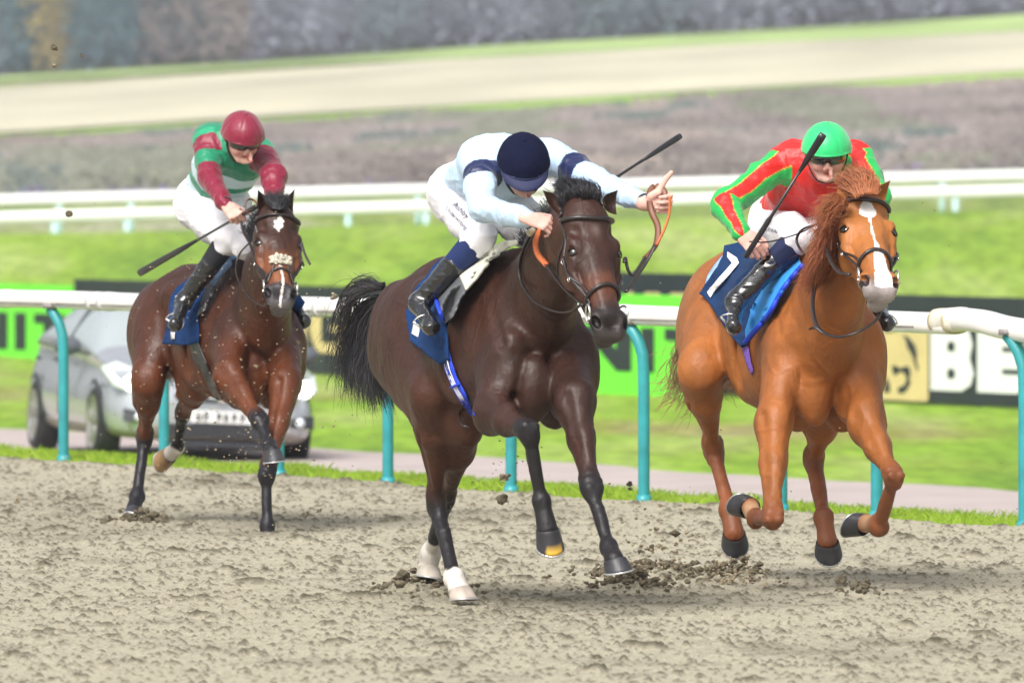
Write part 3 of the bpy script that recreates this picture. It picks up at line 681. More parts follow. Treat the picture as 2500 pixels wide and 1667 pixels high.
# ================================================================== car
def car():
    paint = mat('silver_paint', (.42, .44, .48), .25, metal=.35, coat=.9, var=.03, vscale=2); glass = mat('car_glass', (.50, .56, .58), .08, spec=.8, coat=.5, metal=.3)
    tyre = mat('tyre', (.025, .025, .027), .8); rim = mat('alloy', (.42, .41, .40), .35, metal=.6, var=.2, vscale=9); trim = mat('black_trim', (.03, .033, .04), .4)
    dirt = mat('dirty_sill', (.28, .25, .23), .6, var=.2, vscale=5)
    L = 4.42; stations = []
    # side profile: x from the nose (0) back; half width, bottom, belt (shoulder) height, top height, top half width
    prof = [(0.00, .60, .30, .52, .56, .50), (.06, .70, .20, .60, .66, .62), (.20, .80, .18, .68, .77, .68), (.42, .87, .18, .76, .84, .72), (.75, .90, .18, .84, .92, .74), (1.05, .905, .18, .88, .975, .75),
            (1.15, .905, .18, .90, 1.00, .75), (1.45, .905, .18, .91, 1.20, .70), (1.85, .905, .18, .93, 1.42, .62), (2.3, .905, .18, .95, 1.50, .58), (2.8, .905, .18, .97, 1.495, .57), (3.3, .90, .18, .99, 1.45, .56), (3.7, .89, .20, 1.01, 1.36, .55), (4.1, .86, .24, 1.03, 1.16, .60), (4.3, .80, .30, .98, 1.04, .62), (4.42, .70, .36, .85, .90, .58)]
    hd = math.radians(13); F = np.array((math.sin(hd), -math.cos(hd), 0)); S = np.array((math.cos(hd), math.sin(hd), 0)); U = np.array((0, 0, 1.))
    roll = -math.radians(2.6); S, U = S*math.cos(roll)+U*math.sin(roll), -S*math.sin(roll)+U*math.cos(roll)
    w0 = P(268, 1114, 100.5); org = w0+S*.80+F*.90                        # nose centre on the ground
    def W(x, y, z): return org-(F*x-S*y-U*z*.90)*1.06
    root = empty('parked_car', tuple(org), 'silver-grey hatchback with its headlamps lit on the path behind the left horse', 'car')
    nb = 28; V = []; 
    for (x, hw, zb, zbelt, zt, tw) in prof:
        ring = []
        # half section from bottom centre up to top centre
        for k in range(nb//2+1):
            t = k/(nb/2)
            if t < .15: y, z = hw*.93*t/.15, zb
            elif t < .60:
                s = (t-.15)/.45; z = zb+(zbelt-zb)*s; y = hw*(.93+.07*math.sin(math.pi*min(1, s*1.15)))-(.02*s*s)
            elif t < .85:
                s = (t-.60)/.25; z = zbelt+(zt-zbelt)*s*(1.0-.06*s*s); y = (hw-.02)+(tw-hw+.02)*s**1.15
            else:
                s = (t-.85)/.15; y = tw*(1-s); z = zt*(1-.0)+(.03*math.sin(s*math.pi/2))-.06*(zt-zbelt)*(1-s)
            ring.append((y, z))
        full = [(y, z) for y, z in ring]+[(-y, z) for y, z in ring[::-1][1:-1]]
        V += [W(x, y, z) for y, z in full]
    m = len(full); n = len(prof)
    Fc = [(i*m+k, i*m+(k+1) % m, (i+1)*m+(k+1) % m, (i+1)*m+k) for i in range(n-1) for k in range(m)]+[tuple(range(m-1, -1, -1)), tuple(range((n-1)*m, n*m))]
    mi = []
    for i in range(n-1):
        for k in range(m):
            kk = min(k, m-1-k); t = (kk+.5)/(nb/2); xm = (prof[i][0]+prof[i+1][0])/2
            g = .63 < t < .84 and 1.12 < xm < 4.05
            g = g or (t >= .80 and 1.12 < xm < 1.86)
            mi.append(1 if g else (2 if t < .2 else 0))
    mi += [0, 0]
    bo = mk('body', V, Fc, None, root, mats=[paint, glass, dirt], mi=mi)
    md = bo.modifiers.new('s', 'SUBSURF'); md.levels = 2; md.render_levels = 2
    def quadpatch(name, pts, m_, th=.012, parent=root):
        pts = [np.array(W(*p)) for p in pts]; c = np.mean(pts, 0); nn = nrm(np.cross(pts[1]-pts[0], pts[2]-pts[0])); 
        if np.dot(nn, c-(org-F*2+U*.7)) < 0: nn = -nn
        k = len(pts); tri = [(0, i, i+1) for i in range(1, k-1)]
        return mk(name, [p+nn*th for p in pts]+pts, tri+[(i, (i+1) % k, (i+1) % k+k, i+k) for i in range(k)], m_, parent, smooth=False)
    # wheels
    for (x, sgn) in ((.90, -1), (.90, 1), (3.585, -1), (3.585, 1)):
        c = W(x, sgn*.80, .315); R = np.column_stack([F, S*sgn, U])
        def ringm(pr, name, mm, par):
            V = []; N = 28
            for (r, y) in pr:
                for k in range(N): a = 2*math.pi*k/N; V.append(c+R@np.array((math.cos(a)*r, y, math.sin(a)*r)))
            Fq = [(i*N+k, i*N+(k+1) % N, (i+1)*N+(k+1) % N, (i+1)*N+k) for i in range(len(pr)-1) for k in range(N)]
            return mk(name, V, Fq, mm, par)
        wh = ringm([(.0, -.09), (.30, -.10), (.315, -.06), (.317, .06), (.30, .11), (.235, .115), (.225, .09)], 'wheel', tyre, root)
        mb = MB(); 
        for k in range(5):
            a = 2*math.pi*k/5+.3; d = R@np.array((math.cos(a), 0, math.sin(a))); s2 = R@np.array((-math.sin(a), 0, math.cos(a)))
            o1 = c+S*sgn*.105; mb.add([o1+s2*.035, o1-s2*.035, o1+d*.225-s2*.055, o1+d*.225+s2*.055, o1+s2*.03-S*sgn*.03, o1-s2*.03-S*sgn*.03, o1+d*.225-s2*.05-S*sgn*.03, o1+d*.225+s2*.05-S*sgn*.03], [(0, 1, 2, 3), (0, 3, 7, 4), (1, 5, 6, 2)])
        mb.done('rim', rim, wh); ringm([(.235, .118), (.215, .118), (.205, .06), (.0, .05)], 'rim', rim, wh)
        # dark arch
        V2 = []
        for r in (.335, .385):
            for k in range(15): a = math.pi*k/14; V2.append(c+R@np.array((math.cos(a)*r, .118 if r < .36 else .108, math.sin(a)*r)))
        mk('wheel_arch', V2, [(k, k+1, k+16, k+15) for k in range(14)], trim, root)
    lampw = mat('headlamp_lit', (1, .98, .94), .2, emit=7); lampg = mat('headlamp_glass', (.62, .66, .70), .1, coat=1)
    for sg in (-1, 1):
        hl = quadpatch('headlight', [(.20, sg*.50, .66), (.11, sg*.70, .60), (.30, sg*.86, .66), (.62, sg*.905, .80), (.50, sg*.80, .86), (.30, sg*.62, .78)], lampg, .03)
        c = W(.155, sg*.72, .70); mb = MB(); mb.ball(c, (.085, .10, .075)); mb.done('headlight', lampw, root)
        quadpatch('fog_lamp_recess', [(.04, sg*.58, .34), (.10, sg*.80, .34), (.12, sg*.80, .46), (.04, sg*.60, .42)], trim, .03)
        mb = MB(); mb.ball(W(.03, sg*.68, .39), .045); mb.done('fog_lamp', lampg, root)
        mi_ = MB(); mi_.ball(W(1.55, sg*1.02, 1.0), (.13, .09, .085), R=np.column_stack([S, F, U])); mi_.done('mirror', mat('mirror_shell', (.10, .11, .13), .35) if sg < 0 else bpy.data.materials['mirror_shell'], root)
        for xx in (2.35,):
            mb = MB(); mb.tube([W(xx, sg*.925, .35), W(xx, sg*.925, .6), W(xx-.01, sg*.915, .93)], .006, 6); mb.done('door_gap', trim, root)
        for xx in (2.5, 3.3):
            mb = MB(); mb.tube([W(xx-.08, sg*.93, .86), W(xx, sg*.945, .865), W(xx+.08, sg*.93, .86)], .014, 8); mb.done('door_handle', trim, root)
        mb = MB(); mb.tube([W(2.42, sg*.87, .98), W(2.42, sg*.72, 1.27), W(2.42, sg*.62, 1.44)], .03, 6, flat=.4); mb.done('door_pillar', trim, root)
        mb = MB(); mb.tube([W(1.2, sg*.90, .935), W(2.4, sg*.90, .965), W(3.6, sg*.885, 1.01)], .012, 6); mb.done('window_trim', trim, root)
    quadpatch('grille', [(-.012, -.50, .345), (-.012, .50, .345), (.00, .44, .24), (.00, -.44, .24)], trim, .045)
    quadpatch('bumper_intake', [(.00, -.45, .205), (.00, .45, .205), (.03, .40, .18), (.03, -.40, .18)], trim, .06)
    quadpatch('upper_grille', [(.02, -.40, .60), (.02, .40, .60), (.0, .36, .55), (.0, -.36, .55)], trim, .03)
    mb = MB(); mb.tube([W(.03, -.38, .60), W(-.01, 0, .585), W(.03, .38, .60)], .018, 8); mb.done('grille_bar', mat('chrome', (.7, .7, .7), .15, metal=1), root)
    mb = MB(); mb.ball(W(-.02, 0, .59), (.05, .015, .05), R=np.column_stack([S, F, U])); mb.done('badge', bpy.data.materials['chrome'], root)
    pl = quadpatch('number_plate', [(-.035, -.26, .475), (-.035, .26, .475), (-.035, .26, .365), (-.035, -.26, .365)], mat('plate', (.78, .78, .78), .4), .03)
    for i, x in enumerate((-.20, -.14, -.03, .03, .10, .17)):
        mb = MB()
        for dx, dz, sx, sz in ((-.012, 0, .012, .07), (.012, .0, .012, .05), (0, .025 if i % 3 else -.025, .036, .012)):
            mb.box(W(-.070, x+dx, .42+dz), (sx, .006, sz), R=np.column_stack([S, F, U]))
        mb.done('plate_mark', trim, pl, smooth=False)
    mb = MB(); mb.tube([W(1.2, -.55, 1.03), W(1.17, -.1, 1.05), W(1.22, .5, 1.04)], .012, 6); mb.done('wiper', trim, root)
car()
# ================================================================== horses
def lerp(a, b, t): return np.array(a)+(np.array(b)-np.array(a))*t
class Horse:
    def __init__(s, O, yaw, sc):
        s.O = np.array(O, float); s.F = np.array((math.sin(yaw), -math.cos(yaw), 0.)); s.S = np.array((math.cos(yaw), math.sin(yaw), 0.)); s.U = np.array((0, 0, 1.)); s.k = sc
        s.pr = []; s.eartip = .42; s.R = np.column_stack([s.S, s.F, s.U])
    def L(s, x, y, z): return s.O+s.k*(s.S*x+s.F*y+s.U*z)
    def loc(s, V): return (np.asarray(V)-s.O)@s.R/s.k
    def add(s, prim, k=.05, op='+'): s.pr.append((op, k*s.k, prim))
    def el(s, c, r, k=.05, op='+', R=None):
        s.add(ell(s.L(*c), np.array(r)*s.k, s.R if R is None else R), k, op)
    def sg(s, a, b, ra, rb, k=.05, op='+', side=None):
        a = s.L(*a) if len(a) == 3 and not isinstance(a, np.ndarray) else a; b = s.L(*b) if len(b) == 3 and not isinstance(b, np.ndarray) else b
        m = lambda r: tuple(q*s.k for q in r) if hasattr(r, '__len__') else r*s.k
        s.add(seg(a, b, m(ra), m(rb), s.S if side is None else side), k, op)
    def torso(s, dz=0, zs=1.0, slim=1.0):
        T = 1.56
        Z = lambda z: T-(T-z)*zs+dz
        def L(a, b, ra, rb, k=.05, op='+'):
            s.sg((a[0], a[1], Z(a[2])), (b[0], b[1], Z(b[2])), (ra[0], ra[1]*zs), (rb[0], rb[1]*zs), k, op)
        def E(c, r, k=.05, op='+'): s.el((c[0], c[1], Z(c[2])), (r[0], r[1], r[2]*zs), k, op)
        L((0, -.58, 1.21), (0, .05, 1.17), (.220*slim, .285), (.262*slim, .325), .10)
        L((0, .05, 1.17), (0, .46, 1.17), (.262*slim, .325), (.205, .29), .10)
        L((0, -.93, 1.24), (0, -.55, 1.28), (.15, .18), (.21, .23), .10)                # croup
        for q in (-1, 1):
            L((q*.12, -.86, 1.20), (q*.14, -.58, 1.15), (.14, .23), (.12, .22), .05)       # quarters
            E((q*.165, -.40, 1.37), (.055, .09, .055), .07)                              # point of hip
            L((q*.085, .16, 1.43), (q*.160, .60, 1.10), (.06, .11), (.090, .14), .045)     # shoulder blade
            L((q*.150, .22, 1.12), (q*.165, .55, 1.02), (.08, .13), (.085, .12), .035)     # arm muscle
            E((q*.165, .60, 1.02), (.085, .12, .14), .03)                                # point of shoulder
            E((q*.080, .69, .96), (.086, .080, .150), .014)                              # breast muscle
            L((q*.13, .28, .97), (q*.10, .50, .90), (.085, .12), (.09, .12), .05)
            E((q*.195, .08, 1.12), (.07, .27, .22), .10)
            # furrows: behind the shoulder, in front of the thigh, neck to shoulder
            L((q*.235, .135, 1.40), (q*.268, .10, .98), (.016, .020), (.020, .028), .05, '-')
            L((q*.262, -.42, 1.26), (q*.262, -.30, .96), (.014, .020), (.016, .03), .07, '-')
            L((q*.215, .36, 1.44), (q*.215, .66, 1.16), (.012, .012), (.014, .014), .045, '-')
            L((q*.255, .50, 1.12), (q*.245, .34, .94), (.012, .012), (.012, .012), .035, '-')
            L((q*.155, .745, 1.06), (q*.175, .70, .86), (.010, .012), (.012, .014), .030, '-')
            L((q*.03, .80, 1.13), (q*.15, .74, 1.06), (.008, .008), (.008, .008), .030, '-')
            L((q*.20, .62, .92), (q*.11, .66, .80), (.010, .010), (.012, .012), .030, '-')
        L((0, .775, 1.10), (0, .775, .86), (.008, .03), (.010, .03), .03, '-')
        L((0, .02, 1.40), (0, .34, 1.46), (.06, .11), (.055, .12), .10)              # withers
    def neck(s, pts, side=None):
        """pts: [(point, half width, half depth)] from the base of the neck to the poll"""
        for (a, ra), (b, rb) in zip([(p[0], p[1:]) for p in pts[:-1]], [(p[0], p[1:]) for p in pts[1:]]):
            s.add(seg(a, b, tuple(q*s.k for q in ra), tuple(q*s.k for q in rb), s.S if side is None else side), .06)
    def foreleg(s, q, elbow, knee, fet, cor, toe, fat=1.0):
        k = s.k; sd = nrm(s.S)
        sh = s.L(q*.155, .50, 1.06); m = lambda a, b: tuple(x*k*fat for x in (a, b))
        ax = nrm(knee-elbow); fwd = nrm(np.cross(ax, sd))
        s.add(seg(sh, elbow, m(.105, .16), m(.085, .115), sd), .06)
        s.add(seg(elbow, lerp(elbow, knee, .42), m(.082, .108), m(.062, .074), sd), .05)
        s.add(seg(lerp(elbow, knee, .42), lerp(elbow, knee, .86), m(.062, .074), m(.040, .043), sd), .03)
        s.add(seg(lerp(elbow, knee, .9), lerp(knee, fet, .10), m(.050, .050), m(.045, .045), sd), .025)
        fv = nrm(s.F-np.dot(s.F, ax)*ax)
        for (u, v, r_) in ((.72, .62, .010), (-.75, .55, .009), (.95, -.15, .009)):
            s.add(seg(lerp(elbow, knee, .02)+k*fat*(sd*u*.116+fv*v*.138), lerp(elbow, knee, .72)+k*fat*(sd*u*.066+fv*v*.072), (r_*k, r_*k), (r_*.6*k, r_*.6*k)), .040, '-')
        s.add(ell(knee, np.array((.050, .046, .052))*k*fat), .02)
        for u in (-1, 1): s.add(ell(knee+sd*u*.022*k+fv*.026*k+ax*.018*k, np.array((.022, .018, .022))*k), .012); s.add(ell(knee+sd*u*.020*k+fv*.026*k-ax*.020*k, np.array((.024, .018, .020))*k), .012)
        c1 = lerp(knee, fet, .25); c2 = lerp(knee, fet, .84)
        bk = np.cross(nrm(fet-knee), sd); bk = bk if np.dot(bk, -s.F) > 0 else -bk
        s.add(seg(lerp(knee, fet, .08)+bk*.004, c2, m(.031, .032), m(.028, .029), sd), .015)
        s.add(seg(c1+bk*.026*k, lerp(knee, fet, .94)+bk*.022*k, m(.019, .019), m(.020, .020), sd), .010)   # tendons
        s.add(ell(fet, np.array((.043, .045, .047))*k*fat), .02); s.add(ell(fet+bk*.024*k, np.array((.028, .024, .030))*k), .02)
        s.add(seg(fet, lerp(fet, cor, 1.0), m(.036, .037), m(.046, .048), sd), .02)
        s.legs.append(dict(elbow=elbow, knee=knee, fet=fet, cor=cor, toe=toe, hind=False, q=q))
    def hindleg(s, q, stifle, hock, fet, cor, toe, fat=1.0, hip=None):
        k = s.k; sd = nrm(s.S); m = lambda a, b: tuple(x*k*fat for x in (a, b))
        hip = s.L(q*.14, -.72, 1.18) if hip is None else hip; but = s.L(q*.12, -.93, 1.10)
        s.add(seg(hip, stifle, m(.135, .24), m(.085, .115), sd), .08)
        mid = lerp(stifle, hock, .35)
        s.add(seg(but, lerp(stifle, hock, .30), m(.11, .14), m(.065, .08), sd), .08)
        s.add(seg(stifle, mid, m(.080, .115), m(.068, .092), sd), .05)
        s.add(seg(mid, lerp(stifle, hock, .88), m(.066, .088), m(.038, .046), sd), .04)
        bk = np.cross(nrm(fet-hock), sd); bk = bk if np.dot(bk, -s.F) > 0 else -bk
        s.add(seg(lerp(stifle, hock, .72)+bk*.035*k, hock+bk*.045*k+s.U*.01, m(.020, .022), m(.026, .026), sd), .03)   # hamstring to the point of hock
        s.add(seg(lerp(stifle, hock, .92), lerp(hock, fet, .14), m(.044, .052), m(.038, .044), sd), .03)
        ax2 = nrm(hock-stifle); fv = nrm(s.F-np.dot(s.F, ax2)*ax2)
        for (u, v) in ((.93, .35), (-.93, .35), (.90, -.35), (-.90, -.35)):
            s.add(seg(lerp(stifle, hock, .34)+k*(sd*u*.082+fv*v*.100), lerp(stifle, hock, .80)+k*(sd*u*.046+fv*v*.055), (.004*k, .004*k), (.007*k, .007*k)), .030, '-')
        for (u, v) in ((.95, .2), (-.95, .2)):
            s.add(seg(lerp(hock, fet, -.04)+k*sd*u*.050-fv*k*.01, lerp(hock, fet, .85)+k*sd*u*.038-fv*k*.016, (.006*k, .006*k), (.006*k, .006*k)), .012, '-')
        s.add(ell(hock, np.array((.046, .050, .058))*k*fat), .02)
        s.add(seg(lerp(hock, fet, .05), lerp(hock, fet, .86), m(.035, .037), m(.030, .031), sd), .015)
        s.add(seg(lerp(hock, fet, .12)+bk*.030*k, lerp(hock, fet, .93)+bk*.024*k, m(.020, .020), m(.021, .021), sd), .010)
        s.add(ell(fet, np.array((.046, .047, .050))*k*fat), .02); s.add(ell(fet+bk*.026*k, np.array((.030, .025, .030))*k), .02)
        s.add(seg(fet, cor, m(.038, .039), m(.047, .049), sd), .02)
        s.legs.append(dict(elbow=stifle, knee=hock, fet=fet, cor=cor, toe=toe, hind=True, q=q))
    def head(s, poll, nose, lat, hs=1.0):
        """head frame: X across, Y down the face, Z out of the face"""
        Y = nrm(nose-poll); X = np.array(lat, float); X = nrm(X-np.dot(X, Y)*Y); Z = np.cross(X, Y)
        if Z[1] > 0 and abs(Z[1]) > .3: Z = -Z
        s.H = np.column_stack([X, Y, Z]); s.hp = poll; s.hs = hs
        def p(x, y, z): return poll+hs*(X*x+Y*y+Z*z)
        s.hpt = p
        def E(c, r, k=.03, op='+', R=None): s.pr.append((op, k*hs, ell(p(*c), np.array(r)*hs, s.H if R is None else R)))
        def G(a, b, ra, rb, k=.03, op='+'):
            m = lambda r: tuple(x*hs for x in r) if hasattr(r, '__len__') else r*hs
            s.pr.append((op, k*hs, seg(p(*a), p(*b), m(ra), m(rb), X)))
        E((0, .055, -.060), (.100, .095, .085), .03)
        G((0, .05, -.045), (0, .20, -.045), (.088, .060), (.100, .055), .03)
        G((0, .20, -.055), (0, .36, -.052), (.094, .060), (.066, .054), .03)
        G((0, .36, -.052), (0, .50, -.052), (.064, .052), (.054, .046), .03)
        G((0, .14, -.005), (0, .50, -.016), (.040, .016), (.030, .012), .03)        # nasal bone
        for q in (-1, 1):
            E((q*.088, .165, -.030), (.028, .046, .030), .03)       # brow
            E((q*.094, .240, -.058), (.018, .036, .026), .02)
            E((q*.092, .200, -.060), (.026, .05, .036), .02)
            G((q*.098, .26, -.075), (q*.068, .38, -.072), .020, .014, .015)   # facial crest
            E((q*.062, .20, -.150), (.038, .105, .080), .03)        # jowl
            G((q*.040, .26, -.165), (q*.027, .46, -.115), (.026, .040), (.022, .028), .03)
            E((q*.050, .515, -.045), (.034, .050, .038), .018)      # nostril bulge
            E((q*.036, .565, -.062), (.032, .028, .036), .02)
            s.ears.append((q, p(q*.072, .01, -.055), None, p(q*.082, -.15, -.055)))
        E((0, .575, -.072), (.054, .026, .040), .02)
        G((0, .50, -.115), (0, .572, -.120), (.036, .026), (.040, .022), .02)       # lower lip and chin
        E((0, .555, -.142), (.032, .028, .020), .02)
        for q in (-1, 1):
            E((q*.066, .536, -.028), (.017, .030, .022), .006, '-', R=s.H@np.array(Euler((.2, q*.6, q*.30)).to_matrix()))
            E((q*.086, .120, -.006), (.014, .020, .012), .03, '-')
            E((q*.110, .203, -.022), (.014, .022, .012), .010, '-')
        G((-.055, .588, -.106), (.055, .588, -.106), .0045, .0045, .006, '-')
        G((-.058, .50, -.098), (-.040, .592, -.105), .004, .005, .006, '-'); G((.058, .50, -.098), (.040, .592, -.105), .004, .005, .006, '-')
    def build(s, name, label, colfn, coat, h=.0085, hh=.0045, extra=()):
        s.root = empty('horse', (s.O[0], s.O[1], 0), label, 'horse')
        p = s.hpt; B = np.array([p(x, y, z) for x in (-.17, .17) for y in (-.05, .66) for z in (-.26, .08)])
        V, Q = body(s.pr, h, [(B.min(0), B.max(0), hh)])
        # muscle and vein relief, a few millimetres
        N = np.zeros_like(V); q = np.cross(V[Q[:, 2]]-V[Q[:, 0]], V[Q[:, 3]]-V[Q[:, 1]])
        for i in range(4): np.add.at(N, Q[:, i], q)
        N /= np.linalg.norm(N, axis=1)[:, None]+1e-12
        l = s.loc(V); hl = (V-s.hp)@s.H/s.hs; inhead = (hl[:, 1] > -.02) & (np.abs(hl[:, 0]) < .17) & (hl[:, 1] < .66) & (hl[:, 2] > -.26)
        g = vnoise(l*np.array((7, 5, 4.)), 3)*.007+vnoise(l*np.array((15, 12, 7.)), 4)*.003
        rid = 1-np.abs(vnoise(l*np.array((9, 9, 5.)), 8)); g = g+np.clip(rid-.90, 0, 1)*.03
        V = V+N*(g*np.where(inhead, .25, 1.0))[:, None]
        s.V, s.Q, s.N = V, Q, N; s.bvh = bvh_of(V, Q)
        C = colfn(s, V, l, hl, inhead)
        mk('horse_body', V, Q, coat, s.root, col=C)
        s.make_ears(coat, colfn); s.make_eyes(); s.make_hooves()
    def make_ears(s, coat, colfn):
        for (q, a, b, c) in s.ears:
            ax = nrm(c-a); fr = s.H[:, 2]*.75+s.H[:, 0]*q*.45; fr = nrm(fr-np.dot(fr, ax)*ax); sd = np.cross(ax, fr); L = np.linalg.norm(c-a)
            V = []; n = 10; M = 12; 
            for layer, off in ((0, 0), (1, .006)):
                for j in range(n+1):
                    t = j/n; wd = (.045*math.sin(math.pi*min(1, .30+.62*t))**.7*(1-t**5)+.0015)*s.hs; o = a+(c-a)*t+ (-fr*.012*math.sin(math.pi*t))
                    for k in range(M+1):
                        an = (-1.25+2.5*k/M)*(1.0-.25*t); r = wd-off*.6*(1 if t < .95 else .2)
                        V.append(o-fr*math.cos(an)*r*.9+sd*math.sin(an)*r+fr*.012)
            S_ = (n+1)*(M+1); F = []
            for j in range(n):
                for k in range(M):
                    i = j*(M+1)+k; F.append((i, i+1, i+M+2, i+M+1)); i += S_; F.append((i+M+1, i+M+2, i+1, i))
            for j in range(n):
                i = j*(M+1); F.append((i, i+M+1, i+M+1+S_, i+S_)); i += M; F.append((i+S_, i+M+1+S_, i+M+1, i))
            V = np.array(V); l = s.loc(V); hl = (V-s.hp)@s.H/s.hs
            C = colfn(s, V, l, hl, np.ones(len(V), bool)); tt = np.repeat(np.tile(np.linspace(0, 1, n+1), 2), M+1)
            C = C*(1-s.eartip*sstep(.65, 1, tt))[:, None]; C[S_:] = C[S_:]*1.25 if s.eartip < .3 else C[S_:]*.8
            mk('ear', V, F, coat, s.root, col=C)
    def make_eyes(s):
        for q in (-1, 1):
            c = s.hpt(q*.092, .203, -.036); R = s.H
            m = MB(); m.ball(c, np.array((.0235, .0235, .0235))*.98*s.hs, R); e = m.done('eye', eye_m, s.root)
            for sgn, w_ in ((-1, .0050), (1, .0030)):     # lids
                m = MB(); pts = []
                for k in range(11):
                    a = math.pi*k/10; u = -math.cos(a); y = .203+.022*u+0*sgn; lid = sgn*.0165*math.sin(a)**.8
                    # the eye opening lies across the outward-forward direction
                    out = np.array((q*.62, 0, .78)); up_ = np.array((-q*.78, 0, .62))
                    pp = np.array((q*.092, .203, -.036))+out*(.0205*math.sqrt(max(0, 1-.45*u*u-.30*math.sin(a)**2)))+up_*0
                    pp = pp+np.array((0, .0, 0))+np.array((-q*.78, 0, .62))*(.0215*u)*-1*0
                    pp = np.array((q*.092, .203, -.036))+out*.0185+np.array((-q*.78, 0, .62))*.0215*u+np.array((0, 1, 0))*lid
                    pts.append(s.hpt(*pp))
                m.tube(pts, [w_*s.hs*(.5+.5*math.sin(math.pi*k/10)) for k in range(11)], 8); m.done('eyelid', lid_m, e)
    def make_hooves(s):
        for lg in s.legs:
            cor, toe, fet = lg['cor'], lg['toe'], lg['fet']; k = s.k
            ax = nrm(toe-cor); H = np.linalg.norm(toe-cor); fr = lg.get('front', None)
            fr = nrm(cor-fet) if fr is None else fr
            fwd = s.F if 'fwd' not in lg else lg['fwd']; fwd = nrm(fwd-np.dot(fwd, ax)*ax); sd = np.cross(ax, fwd)
            V = []; n = 24; ts = [(-.06, .93), (.0, .98), (.10, 1.00), (.5, 1.08), (.85, 1.15), (1.0, 1.17)]
            for t, sc_ in ts:
                for j in range(n):
                    a = 2*math.pi*j/n; ca, sa = math.cos(a), math.sin(a)
                    ry = .054*(1.0 if ca > 0 else .78); V.append(cor+ax*H*t*(.76+.26*ca)+(fwd*ca*ry*(1.12 if ca > 0 else 1)+sd*sa*.052)*k*sc_+fwd*.016*k*t)
            F = [(i*n+j, i*n+(j+1) % n, (i+1)*n+(j+1) % n, (i+1)*n+j) for i in range(len(ts)-1) for j in range(n)]
            # sole, slightly hollow
            base = (len(ts)-1)*n; c0 = np.mean(V[base:base+n], axis=0); 
            V += [c0+(V[base+j]-c0)*.82-ax*.002 for j in range(n)]; F += [(base+j, base+(j+1) % n, base+n+(j+1) % n, base+n+j) for j in range(n)]
            V += [c0+(V[base+j]-c0)*.45-ax*.014 for j in range(n)]; F += [(base+n+j, base+n+(j+1) % n, base+2*n+(j+1) % n, base+2*n+j) for j in range(n)]
            V.append(c0-ax*.016); F += [(base+2*n+j, base+2*n+(j+1) % n, len(V)-1) for j in range(n)]
            V = np.array(V); rr = np.repeat(np.array([t for t, _ in ts]+[1, 1]), n); rr = np.append(rr, 1)
            cc = np.array(lg.get('hoofcol', (.042, .042, .048))); st = .85+.3*vnoise(np.c_[V@fwd*40, V@sd*40, V@ax*12], 5)
            C = cc*st[:, None]*(1-.25*sstep(.0, .3, .3-rr))[:, None]
            if 'tip' in lg:
                tm = sstep(.80, .84, rr)*(np.abs((V-toe)@sd) < .036)*((V-toe)@fwd > .0); C = C*(1-tm)[:, None]+np.array(lg['tip'])*tm[:, None]
            o = mk('hoof', V, F, hoof_m, s.root, col=C)
            # racing plate
            m = MB(); pts = []
            for j in range(-8, 9):
                a = j*math.pi/8*.82; ca, sa = math.cos(a), math.sin(a); ry = .054*(1.12 if ca > 0 else .78)
                pts.append(cor+ax*(H*(.76+.26*ca)+.002)+(fwd*ca*ry+sd*sa*.052)*k*1.13+fwd*.016*k)
            m.tube(pts, .0065, 6, flat=.6); m.done('horseshoe', shoe_m, o)
hoof_m = mat('hoof_horn', attr='Col', rough=.45, bump=.15, bscale=60, spec=.5); shoe_m = mat('plate_steel', (.62, .63, .65), .35, metal=.7)
eye_m = mat('eye_dark', (.012, .008, .006), .05, coat=1.0, spec=.8); lid_m = mat('eyelid_skin', (.022, .014, .012), .85, spec=.15)
def mp2(n, l, tc):
    m = n.new('ShaderNodeMapping'); m.inputs['Scale'].default_value = (1, 1, .45); l.new(tc.outputs['Object'], m.inputs[0]); return m.outputs[0]
